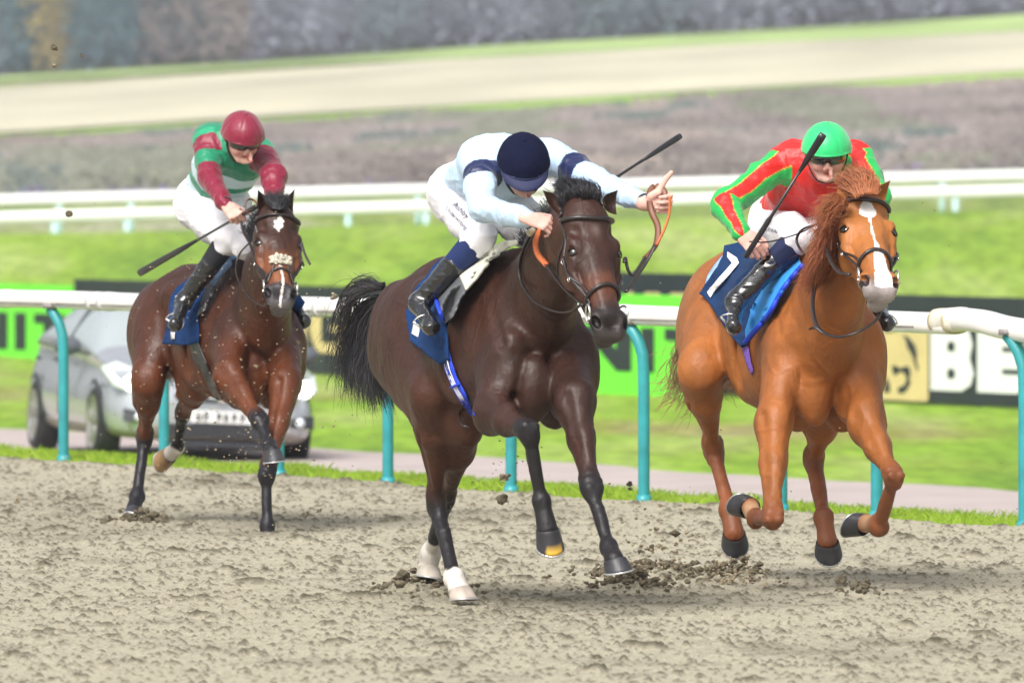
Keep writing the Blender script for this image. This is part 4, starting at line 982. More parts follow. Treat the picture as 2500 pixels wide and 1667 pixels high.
def coat_mat(name, rough=.42, sheen=.0, spec=.32, coatw=.05):
    rough += .05; m = mat(name, attr='Col', rough=rough, spec=spec, sheen=sheen, coat=coatw, var=.20, vscale=7)
    n = m.node_tree.nodes; l = m.node_tree.links; b = n['Principled BSDF']; b.inputs['Coat Roughness'].default_value = .28
    tc = n.new('ShaderNodeTexCoord'); mp = n.new('ShaderNodeMapping'); mp.inputs['Scale'].default_value = (160, 160, 35); l.new(tc.outputs['Object'], mp.inputs[0])
    z = n.new('ShaderNodeTexNoise'); z.inputs['Scale'].default_value = 1; z.inputs['Detail'].default_value = 3; l.new(mp.outputs[0], z.inputs['Vector'])
    z2 = n.new('ShaderNodeTexNoise'); z2.inputs['Scale'].default_value = 22; z2.inputs['Detail'].default_value = 3; l.new(tc.outputs['Object'], z2.inputs['Vector'])
    b1 = n.new('ShaderNodeBump'); b1.inputs['Strength'].default_value = .35; b1.inputs['Distance'].default_value = .002; l.new(z.outputs['Fac'], b1.inputs['Height'])
    b2 = n.new('ShaderNodeBump'); b2.inputs['Strength'].default_value = .25; b2.inputs['Distance'].default_value = .02; l.new(z2.outputs['Fac'], b2.inputs['Height']); l.new(b1.outputs[0], b2.inputs['Normal']); l.new(b2.outputs[0], b.inputs['Normal'])
    z3 = n.new('ShaderNodeTexNoise'); z3.inputs['Scale'].default_value = 4.5; z3.inputs['Detail'].default_value = 2; z3.inputs['Distortion'].default_value = .8; l.new(tc.outputs['Object'], z3.inputs['Vector'])
    ab = n.new('ShaderNodeMath'); ab.operation = 'SUBTRACT'; ab.inputs[1].default_value = .5; l.new(z3.outputs['Fac'], ab.inputs[0])
    ab2 = n.new('ShaderNodeMath'); ab2.operation = 'ABSOLUTE'; l.new(ab.outputs[0], ab2.inputs[0])
    vr = n.new('ShaderNodeMapRange'); vr.interpolation_type = 'SMOOTHSTEP'; vr.inputs[1].default_value = 0; vr.inputs[2].default_value = .022; vr.inputs[3].default_value = 1; vr.inputs[4].default_value = 0; l.new(ab2.outputs[0], vr.inputs[0])
    z4 = n.new('ShaderNodeTexNoise'); z4.inputs['Scale'].default_value = 9; z4.inputs['Detail'].default_value = 3; l.new(mp2(n, l, tc), z4.inputs['Vector'])
    b3 = n.new('ShaderNodeBump'); b3.inputs['Strength'].default_value = .18; b3.inputs['Distance'].default_value = .004; l.new(vr.outputs[0], b3.inputs['Height']); l.new(b2.outputs[0], b3.inputs['Normal'])
    b4 = n.new('ShaderNodeBump'); b4.inputs['Strength'].default_value = .45; b4.inputs['Distance'].default_value = .035; l.new(z4.outputs['Fac'], b4.inputs['Height']); l.new(b3.outputs[0], b4.inputs['Normal']); l.new(b4.outputs[0], b.inputs['Normal'])
    r = n.new('ShaderNodeMapRange'); r.inputs[3].default_value = rough-.06; r.inputs[4].default_value = rough+.12; l.new(z2.outputs['Fac'], r.inputs[0]); l.new(r.outputs[0], b.inputs['Roughness'])
    return m
def mixc(C, w_, c): w_ = np.clip(w_, 0, 1)[:, None]; return C*(1-w_)+np.array(c)*w_
def legcol(s, V, C, black, knee_fade=(.0, .25), socks=()):
    """black points: from above the knee / hock down; socks white from the fetlock down"""
    for i, lg in enumerate(s.legs):
        A, B, D, E = lg['elbow'], lg['knee'], lg['fet'], lg['cor']
        def sd_(a, b):
            ab = b-a; t = np.clip(((V-a)@ab)/(ab@ab), 0, 1); return t, np.linalg.norm(V-(a+t[:, None]*ab), axis=1)
        t1, d1 = sd_(A, B); t2, d2 = sd_(B, D); t3, d3 = sd_(D, E)
        own = np.minimum(np.minimum(d1, d2), d3) < .10*s.k
        low = np.where((d2 < d1) | (d3 < d1), 1.0, sstep(knee_fade[0], knee_fade[1]+.001, t1-(1-knee_fade[1])+0))
        if black is not None: C = mixc(C, own*low, black)
        for (j, top) in socks:
            if j == i:
                along = np.where(d3 < d2, 1+t3, t2)+.05*vnoise(V*40, 3); C = mixc(C, own*((d3 < d1) | (d2 < d1))*sstep(top, top+.05, along), (.66, .62, .56))
    return C
# ------------------------------------------------------------------ the middle horse: dark bay
def hp(px, d, lx, ly, yaw, sc, z=0):
    """origin so that the local point (lx,ly) lies at distance d under the pixel column px"""
    q = P(px, 900, d); F = np.array((math.sin(yaw), -math.cos(yaw))); S = np.array((math.cos(yaw), math.sin(yaw))); o = q[:2]-sc*(S*lx+F*ly); return (o[0], o[1], z)
yaw = math.radians(21); A = Horse(hp(1325, 49.75, 0, .6, yaw, 1.0), yaw, 1.0); A.legs = []; A.ears = []
A.torso(.0, 1.0, .96)
A.neck([(P(1318, 745, 49.80), .150, .255), (P(1350, 650, 49.55), .115, .205), (P(1392, 580, 49.25), .092, .155), (P(1425, 530, 49.06), .088, .115)])
A.hindleg(-1, P(1050, 960, 50.42), P(1066, 1236, 50.72), P(1108, 1408, 50.40), P(1122, 1440, 50.33), P(1128, 1474, 50.31))
A.hindleg(1, P(1135, 1030, 50.45), P(1086, 1215, 51.02), P(1052, 1352, 51.40), P(1046, 1388, 51.42), P(1043, 1420, 51.40))
A.foreleg(-1, P(1202, 1005, 49.62), P(1290, 1052, 49.22), P(1322, 1222, 49.27), P(1336, 1292, 49.25), P(1342, 1345, 49.275), .94)
A.foreleg(1, P(1405, 985, 49.45), P(1444, 1192, 49.16), P(1487, 1335, 48.98), P(1500, 1368, 48.90), P(1516, 1398, 48.80), .94)
A.legs[3]['fwd'] = nrm(np.array((.35, -.9, .12))); A.legs[3]['toe'] = P(1510, 1404, 48.89); A.legs[2]['fwd'] = nrm(np.array((.25, -1, .15)))
A.legs[0]['fwd'] = nrm(np.array((.5, -.85, -.05))); A.legs[2]['tip'] = (.75, .45, .06); A.legs[0]['hoofcol'] = (.55, .47, .40); A.legs[1]['hoofcol'] = (.50, .45, .38)
A.head(P(1437, 506, 49.02), P(1505, 812, 48.70), (.90, .44, .0), 1.06)
A.ears = []
for q, a, b, c in ((-1, (1400, 518, 49.06), 0, (1326, 468, 49.12)), (1, (1492, 512, 49.05), 0, (1503, 466, 49.10))):
    A.ears.append((q, P(*a), None, P(*c)))
def col_dark(s, V, l, hl, ih):
    C = np.tile(np.array((.032, .0125, .0085)), (len(V), 1))
    n = vnoise(l*2.4, 11); C = mixc(C, .5+.5*n, (.046, .017, .010))
    C = mixc(C, sstep(1.10, .85, l[:, 2])*(l[:, 1] < .2)*.45*(ih == 0), (.095, .030, .013))      # browner flank
    C = mixc(C, sstep(.95, .65, l[:, 2])*sstep(-.2, -.6, l[:, 1])*.5, (.075, .024, .011))
    C = legcol(s, V, C, (.014, .012, .014), (.0, .30), socks=((0, .93), (1, .72)))
    mz = sstep(.40, .50, hl[:, 1]+.10*np.abs(hl[:, 2]+.03))*ih
    C = mixc(C, ih*sstep(.28, .36, hl[:, 1])*(1-sstep(.44, .50, hl[:, 1]))*.75, (.120, .040, .020))
    C = mixc(C, ih*sstep(.22, .30, hl[:, 1])*sstep(-.06, -.11, hl[:, 2])*.4, (.10, .036, .018))
    C = mixc(C, mz*.9, (.020, .016, .016)); C = mixc(C, ih*sstep(.555, .60, hl[:, 1])*.45, (.10, .085, .08))
    C = mixc(C, ih*(np.hypot(np.abs(hl[:, 0])-.066, (hl[:, 1]-.536)) < .020)*(hl[:, 2] > -.06)*1.0, (.006, .004, .004))
    C = mixc(C, ih*np.exp(-((hl[:, 0])/.02)**2-((hl[:, 1]-.12)/.03)**2)*.3, (.25, .2, .18))
    return C
coat_A = coat_mat('dark_bay_coat')
A.build('horse', 'dark bay horse with a white hind sock, galloping in the middle, its head stretched out', col_dark, coat_A)
# ------------------------------------------------------------------ the left horse: bay
yaw = math.radians(21.5); B = Horse(hp(640, 60.55, 0, .6, yaw, .95), yaw, .95); B.legs = []; B.ears = []
B.torso(-.06, 1.09)
B.neck([(P(640, 770, 60.45), .155, .245), (P(655, 690, 60.25), .125, .20), (P(668, 600, 60.02), .095, .16), (P(676, 535, 59.90), .090, .12)])
B.hindleg(-1, P(362, 930, 61.35), P(352, 1068, 61.72), P(334, 1212, 61.55), P(326, 1250, 61.45), P(316, 1276, 61.38))
B.hindleg(1, P(478, 930, 61.15), P(446, 1008, 61.62), P(433, 1090, 61.85), P(415, 1108, 61.95), P(392, 1118, 62.02))
B.foreleg(-1, P(560, 920, 60.22), P(634, 1028, 59.85), P(658, 1088, 59.70), P(665, 1104, 59.62), P(671, 1130, 59.55), .97)
B.foreleg(1, P(700, 940, 60.20), P(650, 1158, 59.80), P(652, 1280, 59.75), P(653, 1312, 59.74), P(654, 1342, 59.72), .96)
B.legs[2]['fwd'] = nrm(np.array((.15, -.95, .2))); B.legs[2]['toe'] = P(670, 1136, 59.60); B.legs[1]['fwd'] = nrm(np.array((-.3, -.1, -1))); B.legs[1]['hoofcol'] = (.42, .25, .12)
B.head(P(680, 515, 59.90), P(688, 722, 59.48), (.975, .21, .0), 1.06)
for q, c in ((-1, (632, 462, 59.86)), (1, (716, 461, 59.92))):
    a = B.hpt(q*.056, .02, -.06); B.ears[(0 if q < 0 else 1)] = (q, a, None, P(*c))
def col_bay(s, V, l, hl, ih):
    C = np.tile(np.array((.055, .0165, .0075)), (len(V), 1))
    n = vnoise(l*2.2, 12); C = mixc(C, .5+.5*n, (.085, .025, .010)); C = mixc(C, sstep(1.15, 1.45, l[:, 2])*.7, (.026, .011, .008))
    C = mixc(C, sstep(1.05, .75, l[:, 2])*.55*(ih == 0), (.15, .042, .013))
    C = mixc(C, np.exp(-((l[:, 1]-.62)/.25)**2)*sstep(1.0, 1.2, l[:, 2])*.6, (.022, .013, .011))
    C = legcol(s, V, C, (.013, .012, .015), (.0, .22), socks=((1, .93),))
    C = mixc(C, ih*sstep(.26, .34, hl[:, 1])*(1-sstep(.47, .50, hl[:, 1]))*.9, (.22, .075, .028))
    C = mixc(C, ih*sstep(.18, .30, hl[:, 1])*sstep(.02, .07, np.abs(hl[:, 0]))*.6, (.16, .055, .024))
    C = mixc(C, ih*sstep(.47, .51, hl[:, 1]), (.034, .030, .034))
    C = mixc(C, ih*sstep(.565, .60, hl[:, 1])*.6, (.16, .15, .15))
    w_ = .026*(1+.5*vnoise(V*60, 2)); C = mixc(C, ih*(np.abs(hl[:, 0]+.006)+.55*np.abs(hl[:, 1]-.115) < w_)*(hl[:, 2] > -.05), (.72, .70, .68))
    sx = .004+.006*np.sin(hl[:, 1]*30); C = mixc(C, ih*(np.abs(hl[:, 0]-sx) < .0055+.004*vnoise(V*50, 1))*sstep(.37, .38, hl[:, 1])*(hl[:, 2] > -.06), (.68, .64, .62))
    C = mixc(C, ih*(np.hypot(np.abs(hl[:, 0])-.066, (hl[:, 1]-.536)) < .020)*(hl[:, 2] > -.06)*1.0, (.006, .005, .006))
    return C
coat_B = coat_mat('bay_coat', .38)
B.build('horse', 'bay horse with a fluffy white noseband patch and a star, galloping at the left', col_bay, coat_B, h=.0095, hh=.005)
# ------------------------------------------------------------------ the right horse: chestnut
yaw = math.radians(14.5); Cc = Horse(hp(2020, 52.0, 0, .6, yaw, 1.06), yaw, 1.06); Cc.legs = []; Cc.ears = []; Cc.eartip = .15
Cc.torso(-.02, 1.12, .95)
Cc.neck([(P(2010, 800, 51.95), .165, .26), (P(2035, 700, 51.75), .125, .205), (P(2070, 590, 51.55), .10, .165), (P(2095, 515, 51.40), .098, .125)])
Cc.hindleg(-1, P(1708, 905, 52.75), P(1742, 1100, 53.10), P(1780, 1243, 52.85), P(1792, 1302, 52.80), P(1793, 1330, 52.85))
Cc.hindleg(1, P(2010, 985, 52.35), P(1986, 1120, 52.62), P(2010, 1262, 52.30), P(2020, 1322, 52.25), P(2021, 1354, 52.29))
Cc.foreleg(-1, P(1890, 1030, 51.80), P(1884, 1268, 51.45), P(1846, 1268, 51.85), P(1832, 1236, 51.98), P(1812, 1216, 52.06), .90)
Cc.foreleg(1, P(2115, 1030, 51.75), P(2184, 1166, 51.42), P(2146, 1284, 51.68), P(2112, 1276, 51.80), P(2076, 1264, 51.86), .92)
Cc.legs[2]['fwd'] = nrm(np.array((-.35, -.3, -.85))); Cc.legs[3]['fwd'] = nrm(np.array((-.1, -.25, -1)))
Cc.legs[0]['fwd'] = nrm(np.array((.1, -1, -.15))); Cc.legs[1]['fwd'] = nrm(np.array((.1, -1, -.05)))
Cc.head(P(2108, 478, 51.38), P(2158, 700, 50.86), (.94, .34, .045), 1.10)
for q, c in ((-1, (2046, 462, 51.30)), (1, (2170, 440, 51.42))):
    a = Cc.hpt(q*.056, .02, -.06); Cc.ears[(0 if q < 0 else 1)] = (q, a, None, P(*c))
def col_ch(s, V, l, hl, ih):
    C = np.tile(np.array((.27, .082, .016)), (len(V), 1))
    n = vnoise(l*2.0, 13); C = mixc(C, .5+.5*n, (.34, .115, .024)); C = mixc(C, .35*sstep(.0, .6, vnoise(l*5, 14)), (.20, .068, .018))
    C = mixc(C, sstep(-.5, -.95, l[:, 1])*.5, (.36, .17, .06))
    C = legcol(s, V, C, (.20, .062, .020), (.0, .3))
    for i, lg in enumerate(s.legs):
        d = np.linalg.norm(V-(lg['fet']+lg['cor'])/2, axis=1)
        if i >= 2: C = mixc(C, sstep(.09, .03, d)*.7, (.46, .30, .17))
    C = mixc(C, ih*.6, (.38, .14, .034))
    C = mixc(C, ih*sstep(.50, .56, hl[:, 1]-.25*(hl[:, 2]+.05)), (.30, .26, .25))
    x, y = hl[:, 0], hl[:, 1]; nz = .004*vnoise(V*55, 2); top = hl[:, 2] > -.06
    star = ((x+.004)/.036)**2+((y-.125)/.046)**2 < 1+nz*60
    cx = -.002+.012*sstep(.2, .5, y); wd = np.interp(y, (.14, .18, .30, .36, .41, .50, .56), (.010, .005, .005, .012, .026, .034, .038))+nz
    strip = (np.abs(x-cx) < wd) & (y > .13) & (y < .57); C = mixc(C, ih*top*(star | strip), (.80, .76, .73))
    C = mixc(C, ih*(np.hypot(np.abs(x)-.066, (y-.536)) < .020)*(hl[:, 2] > -.06), (.03, .018, .018))
    return C
coat_C = coat_mat('chestnut_coat', .46, coatw=.03, spec=.4)
Cc.build('horse', 'chestnut horse with a white blaze and a flaxen-red mane, galloping at the right', col_ch, coat_C)
# ================================================================== tack
leather_m = mat('black_leather', (.022, .016, .016), .35, bump=.15, bscale=90, coat=.25); steel_m = mat('bit_steel', (.75, .74, .72), .2, metal=.9)
brown_m = mat('brown_leather', (.16, .055, .025), .45); orange_m = mat('orange_rubber', (.60, .15, .04), .55)
def hsurf(H, y, ang, off=.006, x0=0):
    """a point on the head: distance down the face, angle round from the face front (0) to the jaw (180)"""
    o = H.hpt(x0, y, -.075); a = math.radians(ang); d = H.H[:, 0]*math.sin(a)+H.H[:, 2]*math.cos(a)
    h = H.bvh.ray_cast(Vector(o+d*.34), Vector(-d), .34)
    return (np.array(h[0]) if h[0] is not None else o+d*.09)+d*off
def bridle(H, nose_y=.36, w_=.0095, brow_y=.075):
    P0 = lambda: MB()
    b = MB(); pts = [hsurf(H, nose_y+.05*abs(a)/120, a) for a in range(-125, 126, 10)]; b.tube(pts, w_*1.05, 8, flat=.8); nb = b.done('noseband', leather_m, H.root)
    b = MB(); pts = [hsurf(H, brow_y-.035*(abs(a)/75)**1.5, a, .008) for a in range(-78, 79, 8)]; b.tube(pts, w_*1.2, 8, flat=.8); b.done('browband', leather_m, H.root)
    for q in (-1, 1):
        pts = [hsurf(H, brow_y-.04+(.44-brow_y+.04)*t, q*np.interp(t, (0, .3, .5, .75, 1), (84, 104, 106, 84, 70)), .006) for t in np.linspace(0, 1, 12)]; pts = smooth_path(pts[::2]+[pts[-1]], 4)
        b = MB(); b.tube(pts, w_, 8, flat=.5); ck = b.done('cheekpiece', leather_m, H.root)
        b = MB(); pts = smooth_path([hsurf(H, .05+(nose_y-.05)*t+.02, q*np.interp(t, (.35, .6, 1), (100, 96, 58)), .009) for t in np.linspace(.35, 1, 5)], 4); b.tube(pts, w_*.7, 6, flat=.5); b.done('noseband_strap', leather_m, H.root)
        for t in (.35, .62):
            c = hsurf(H, brow_y+(.44-brow_y)*t, q*np.interp(t, (.35, .62), (104, 92)), .014); b = MB(); b.tube([c+(H.H[:, 1]*math.cos(k)*.013+H.H[:, 2]*math.sin(k)*.009)*1.0 for k in np.linspace(0, 6.3, 13)], .0022, 6); b.done('buckle', steel_m, ck)
        b = MB(); pts = [hsurf(H, .04, q*85, .006)]+[hsurf(H, .04+.20*t, q*(95+65*t), .006) for t in (.25, .5, .75, 1)]; b.tube(smooth_path(pts, 4), w_*.75, 6, flat=.5); b.done('throat_strap', leather_m, H.root)
        c = hsurf(H, .475, q*80, .010); ax1 = H.H[:, 1]*.9-H.H[:, 2]*.1; ax2 = nrm(H.H[:, 2]-H.H[:, 0]*q*-.25)
        b = MB(); b.tube([c+(ax1*math.cos(k)+ax2*math.sin(k))*.040*H.hs+H.H[:, 0]*q*.002 for k in np.linspace(0, 2*math.pi, 25)], .0048*H.hs, 8, cap=False); br = b.done('bit_ring', steel_m, H.root)
        b = MB(); b.tube([c, hsurf(H, .515, q*70, .002)], .007*H.hs, 8); b.done('bit_bar', steel_m, br)
    b = MB(); pts = [H.hpt(q*.095, .03-.05*math.cos(q*1.5), -.075) for q in np.linspace(-1, 1, 3)]
    pts = [hsurf(H, .0, a, .006) for a in (-95, -80)]+[H.hpt(x, -.035, -.08) for x in (-.07, 0, .07)]+[hsurf(H, .0, a, .006) for a in (80, 95)]
    b.tube(smooth_path(pts, 4), w_, 6, flat=.5); b.done('headpiece', leather_m, H.root)
def strand(path, r, m, name, H, flat=1.0, side=None, n=8):
    b = MB(); p = smooth_path([P(*q) for q in path], 8); b.tube(p, r, n, flat=flat, side=side); return b.done(name, m, H.root)
def hair(name, m, parent, guides, n, w_=.0022, jit=.03, col0=(.02, .02, .02), col1=None, curl=.02, seed=1, taper=1.0, spread=None):
    """locks of hair: many fine tapering strands that follow guide paths"""
    R = random.Random(seed); V = []; F = []; C = []; k = 0
    for i in range(n):
        g = R.random()*(len(guides)-1); a = int(g); f = g-a; ga, gb = guides[a], guides[min(a+1, len(guides)-1)]
        f2 = f; pts = [np.array(x)*(1-f2)+np.array(y)*f2 for x, y in zip(ga, gb)]
        L = R.uniform(.55, 1.0)**.6; off = np.array([R.gauss(0, 1) for _ in range(3)]); ph = R.uniform(0, 6.28); c2 = np.array([R.gauss(0, 1) for _ in range(3)])
        sp = smooth_path(pts, 5); M = max(4, int(len(sp)*L)); sp = sp[:M]; w0 = w_*R.uniform(.5, 1.3)
        cc = np.array(col0)*R.uniform(.6, 1.5) if col1 is None else lerp(col0, col1, R.random())*R.uniform(.8, 1.15)
        prev = None
        for j, q in enumerate(sp):
            t = j/(M-1); q = q+off*jit*(.25+t*1.0)+c2*curl*math.sin(ph+t*5)*t
            tg = nrm(sp[min(j+1, M-1)]-sp[max(j-1, 0)]); sd_ = nrm(np.cross(tg, (0, 1, 0))+off*.2); ww = w0*(1-t**2*.92*taper)
            V += [q-sd_*ww, q+sd_*ww, q+np.cross(tg, sd_)*ww*.9]; C += [cc]*3
            if j: F += [(k-3, k-2, k+1, k), (k-2, k-1, k+2, k+1), (k-1, k-3, k, k+2)]
            k += 3
    return mk(name, V, F, m, parent, col=np.array(C))
hair_m = mat('horse_hair', attr='Col', rough=.38, spec=.5)
for H, ny, w_ in ((A, .375, .0105), (B, .40, .0085), (Cc, .375, .0105)): bridle(H, ny, w_)
# ---- hair
def guides(*g): return [[P(*q) for q in s_] for s_ in g]
BLK = (.018, .017, .022)
hair('forelock', hair_m, A.root, guides([(1375, 512, 49.12), (1362, 478, 49.12), (1362, 458, 49.18), (1345, 452, 49.3)], [(1400, 505, 49.08), (1392, 465, 49.05), (1372, 446, 49.12), (1350, 448, 49.25)], [(1425, 502, 49.04), (1425, 462, 49.0), (1400, 442, 49.08), (1370, 450, 49.2)], [(1455, 505, 49.05), (1462, 475, 49.04), (1450, 455, 49.1), (1420, 448, 49.2)]), 900, .0024, .010, BLK, seed=3, curl=.012)
hair('mane', hair_m, A.root, guides([(1275, 600, 49.85), (1262, 590, 49.9), (1255, 575, 50.0)], [(1345, 520, 49.4), (1335, 505, 49.5), (1320, 490, 49.65)], [(1400, 495, 49.15), (1388, 470, 49.25), (1365, 462, 49.4)]), 350, .0024, .014, BLK, seed=4)
tg = guides([(938, 728, 51.30), (908, 735, 51.5), (878, 770, 51.65), (854, 830, 51.75), (842, 900, 51.8), (830, 965, 51.8)],
            [(938, 738, 51.28), (914, 750, 51.45), (890, 800, 51.55), (872, 860, 51.6), (868, 930, 51.6), (880, 985, 51.6)],
            [(935, 735, 51.25), (920, 760, 51.35), (908, 830, 51.4), (905, 900, 51.42), (912, 960, 51.4), (925, 1005, 51.4)],
            [(930, 760, 51.22), (925, 800, 51.25), (925, 860, 51.25), (932, 920, 51.22), (945, 965, 51.2), (955, 998, 51.2)])
hair('tail', hair_m, A.root, tg, 1400, .0026, .020, BLK, seed=5, curl=.035)
hair('tail_wisps', hair_m, A.root, guides([(935, 700, 51.3), (905, 690, 51.5), (860, 715, 51.6), (830, 790, 51.7), (815, 830, 51.75), (785, 838, 51.8)], [(935, 705, 51.3), (890, 700, 51.5), (850, 740, 51.6), (835, 850, 51.7), (838, 930, 51.75), (842, 985, 51.8)]), 130, .0019, .03, (.035, .030, .035), seed=6, curl=.05)
hair('tail_wisps', hair_m, A.root, guides([(938, 690, 51.3), (915, 700, 51.4), (900, 690, 51.45), (888, 665, 51.5), (880, 650, 51.5)], [(938, 700, 51.3), (895, 705, 51.4), (850, 728, 51.5), (838, 780, 51.6), (842, 810, 51.6)]), 90, .0017, .014, (.05, .045, .05), seed=7, curl=.03)
hair('forelock', hair_m, B.root, guides([(662, 508, 59.82), (652, 488, 59.84), (643, 474, 59.9)], [(674, 510, 59.78), (668, 484, 59.82), (655, 466, 59.9)], [(684, 512, 59.78), (686, 486, 59.82), (694, 466, 59.9)], [(694, 508, 59.82), (702, 488, 59.86), (708, 476, 59.95)]), 420, .0022, .007, BLK, seed=8)
hair('mane', hair_m, B.root, guides([(585, 640, 60.55), (588, 600, 60.55), (598, 570, 60.5)], [(625, 570, 60.3), (612, 545, 60.35), (604, 530, 60.4)], [(645, 520, 60.0), (632, 505, 60.1), (622, 500, 60.2)]), 300, .0024, .012, BLK, seed=9)
hair('tail', hair_m, B.root, guides([(345, 745, 62.05), (375, 860, 62.2), (408, 900, 62.3), (422, 925, 62.35)], [(355, 760, 62.0), (385, 870, 62.2), (415, 905, 62.25), (432, 950, 62.3)]), 260, .003, .02, (.10, .08, .065), seed=10)
RED0, RED1 = (.24, .060, .022), (.44, .145, .055)
mg = guides([(2060, 505, 51.28), (2035, 490, 51.35), (2010, 510, 51.3), (1995, 560, 51.28)], [(2055, 540, 51.30), (2022, 545, 51.3), (2002, 595, 51.25), (1980, 640, 51.3)], [(2050, 590, 51.32), (2015, 605, 51.3), (1990, 645, 51.3), (1970, 680, 51.35)], [(2035, 640, 51.45), (2000, 650, 51.4), (1975, 680, 51.4), (1965, 705, 51.45)], [(2015, 690, 51.6), (1995, 690, 51.55), (1975, 700, 51.5), (1965, 715, 51.5)])
hair('mane', hair_m, Cc.root, mg, 1150, .0019, .018, RED0, RED1, seed=11, curl=.03)
hair('mane', hair_m, Cc.root, guides([(2068, 495, 51.25), (2048, 485, 51.2), (2025, 492, 51.15), (2008, 505, 51.1)], [(2062, 505, 51.25), (2035, 510, 51.2), (2012, 530, 51.15), (2000, 555, 51.1)]), 380, .0026, .018, (.34, .10, .04), (.52, .20, .085), seed=12, curl=.02)
hair('forelock', hair_m, Cc.root, guides([(2088, 484, 51.25), (2072, 462, 51.3), (2052, 452, 51.35), (2040, 456, 51.4)], [(2098, 478, 51.2), (2088, 450, 51.25), (2068, 434, 51.3), (2050, 432, 51.35)], [(2115, 472, 51.2), (2110, 442, 51.25), (2092, 424, 51.3), (2068, 418, 51.35)], [(2140, 475, 51.2), (2138, 452, 51.25), (2118, 428, 51.3), (2092, 418, 51.35)]), 900, .0022, .014, (.34, .10, .035), (.50, .19, .08), seed=13, curl=.02)
hair('tail', hair_m, Cc.root, guides([(1700, 760, 53.5), (1662, 850, 53.7), (1650, 890, 53.9), (1625, 930, 54.0), (1608, 950, 54.0)], [(1705, 780, 53.5), (1680, 880, 53.7), (1680, 950, 53.9), (1660, 985, 54.0), (1632, 1005, 54.0)], [(1710, 780, 53.5), (1740, 900, 53.8), (1790, 950, 53.9), (1800, 945, 53.9)]), 380, .0026, .035, (.26, .13, .08), (.5, .28, .14), seed=14, curl=.05)
# ---- reins
strand([(1300, 565, 49.46), (1278, 610, 49.5), (1268, 655, 49.55), (1278, 700, 49.5), (1310, 740, 49.35), (1360, 762, 49.15), (1395, 760, 48.95), (1420, 742, 48.85)], .0085, leather_m, 'rein', A, .5)
strand([(1318, 560, 49.42), (1308, 590, 49.36), (1313, 620, 49.33), (1335, 648, 49.28)], .0135, orange_m, 'rein_grip', A, .5)
strand([(1333, 645, 49.285), (1358, 680, 49.2), (1385, 712, 49.0), (1425, 745, 48.84)], .0095, leather_m, 'rein', A, .5)
strand([(1618, 505, 49.17), (1622, 470, 49.2), (1600, 455, 49.22), (1585, 475, 49.22), (1590, 515, 49.2), (1606, 555, 49.15), (1600, 600, 49.1), (1574, 630, 49.05)], .0140, brown_m, 'rein_grip', A, .35, side=(1, -.2, .2))
strand([(1636, 480, 49.1), (1634, 520, 49.1), (1622, 560, 49.08), (1602, 600, 49.05)], .0130, orange_m, 'rein_grip', A, .45)
strand([(1600, 598, 49.05), (1575, 645, 49.0), (1548, 685, 48.92), (1528, 712, 48.85)], .0095, leather_m, 'rein', A, .6)
strand([(1575, 628, 49.05), (1555, 660, 48.98), (1542, 672, 48.93), (1532, 655, 48.92), (1527, 630, 48.93), (1524, 640, 48.9)], .0090, leather_m, 'rein', A, .6)
strand([(588, 540, 60.06), (596, 570, 60.0), (612, 600, 59.9), (622, 640, 59.75), (645, 690, 59.6)], .0080, leather_m, 'rein', B, .6)
strand([(612, 590, 60.0), (585, 620, 60.1), (576, 660, 60.05), (590, 700, 59.95), (620, 735, 59.8), (650, 750, 59.65)], .0062, leather_m, 'rein', B, .6)
strand([(735, 590, 59.6), (744, 620, 59.55), (757, 646, 59.5)], .0075, leather_m, 'strap_end', B, .5); strand([(733, 610, 59.6), (736, 632, 59.5), (742, 650, 59.5)], .0055, leather_m, 'strap_end', B, .5)
strand([(1830, 590, 51.85), (1880, 590, 51.9), (1950, 570, 51.9), (1995, 547, 51.7), (2010, 545, 51.5)], .0062, leather_m, 'rein', Cc, .6)
strand([(2002, 545, 51.55), (1960, 560, 51.7), (1945, 585, 51.75), (1955, 610, 51.7), (1970, 622, 51.6)], .0078, leather_m, 'rein', Cc, .6)
strand([(2000, 640, 51.62), (1990, 690, 51.45), (1984, 750, 51.22), (1998, 800, 51.02), (2040, 822, 50.90), (2090, 812, 50.86), (2135, 785, 50.92), (2150, 760, 51.0)], .0100, leather_m, 'rein', Cc, .6)
strand([(2020, 560, 51.35), (2018, 600, 51.25), (2030, 640, 51.1), (2050, 665, 50.98), (2075, 670, 50.9)], .0100, leather_m, 'rein', Cc, .6)
strand([(1976, 803, 51.0), (1990, 800, 50.98), (2010, 815, 50.96)], .006, leather_m, 'strap_end', Cc)
# sheepskin patch on the noseband of the bay
V = []; b = MB(); R_ = random.Random(5)
for i in range(420):
    a = R_.uniform(-32, 32); y = .345+R_.gauss(0, .018); 
    if abs(y-.345) > .036-.012*abs(a)/32: continue
    c = hsurf(B, y, a, R_.uniform(.004, .018)); v, f = lump(c, R_.uniform(.004, .008), i % 30); b.add(v, f)
b.done('sheepskin_pad', mat('sheepskin', (.62, .57, .47), .95, var=.3, vscale=60, bump=.6, bscale=200), B.root)
b = MB(); b.tube([hsurf(B, .345+.012*math.sin(k), 0, .02)+B.H[:, 0]*.022*math.cos(k) for k in np.linspace(0, 6.28, 17)], .003, 6); b.done('pad_ring', mat('grey_band', (.2, .2, .2), .5), B.root)
for q in (-1, 1):
    b = MB(); b.tube(smooth_path([hsurf(B, .35, q*15, .012), hsurf(B, .41, q*32, .008), hsurf(B, .47, q*55, .008)], 5), .0055, 6, flat=.6); b.done('cross_strap', leather_m, B.root)
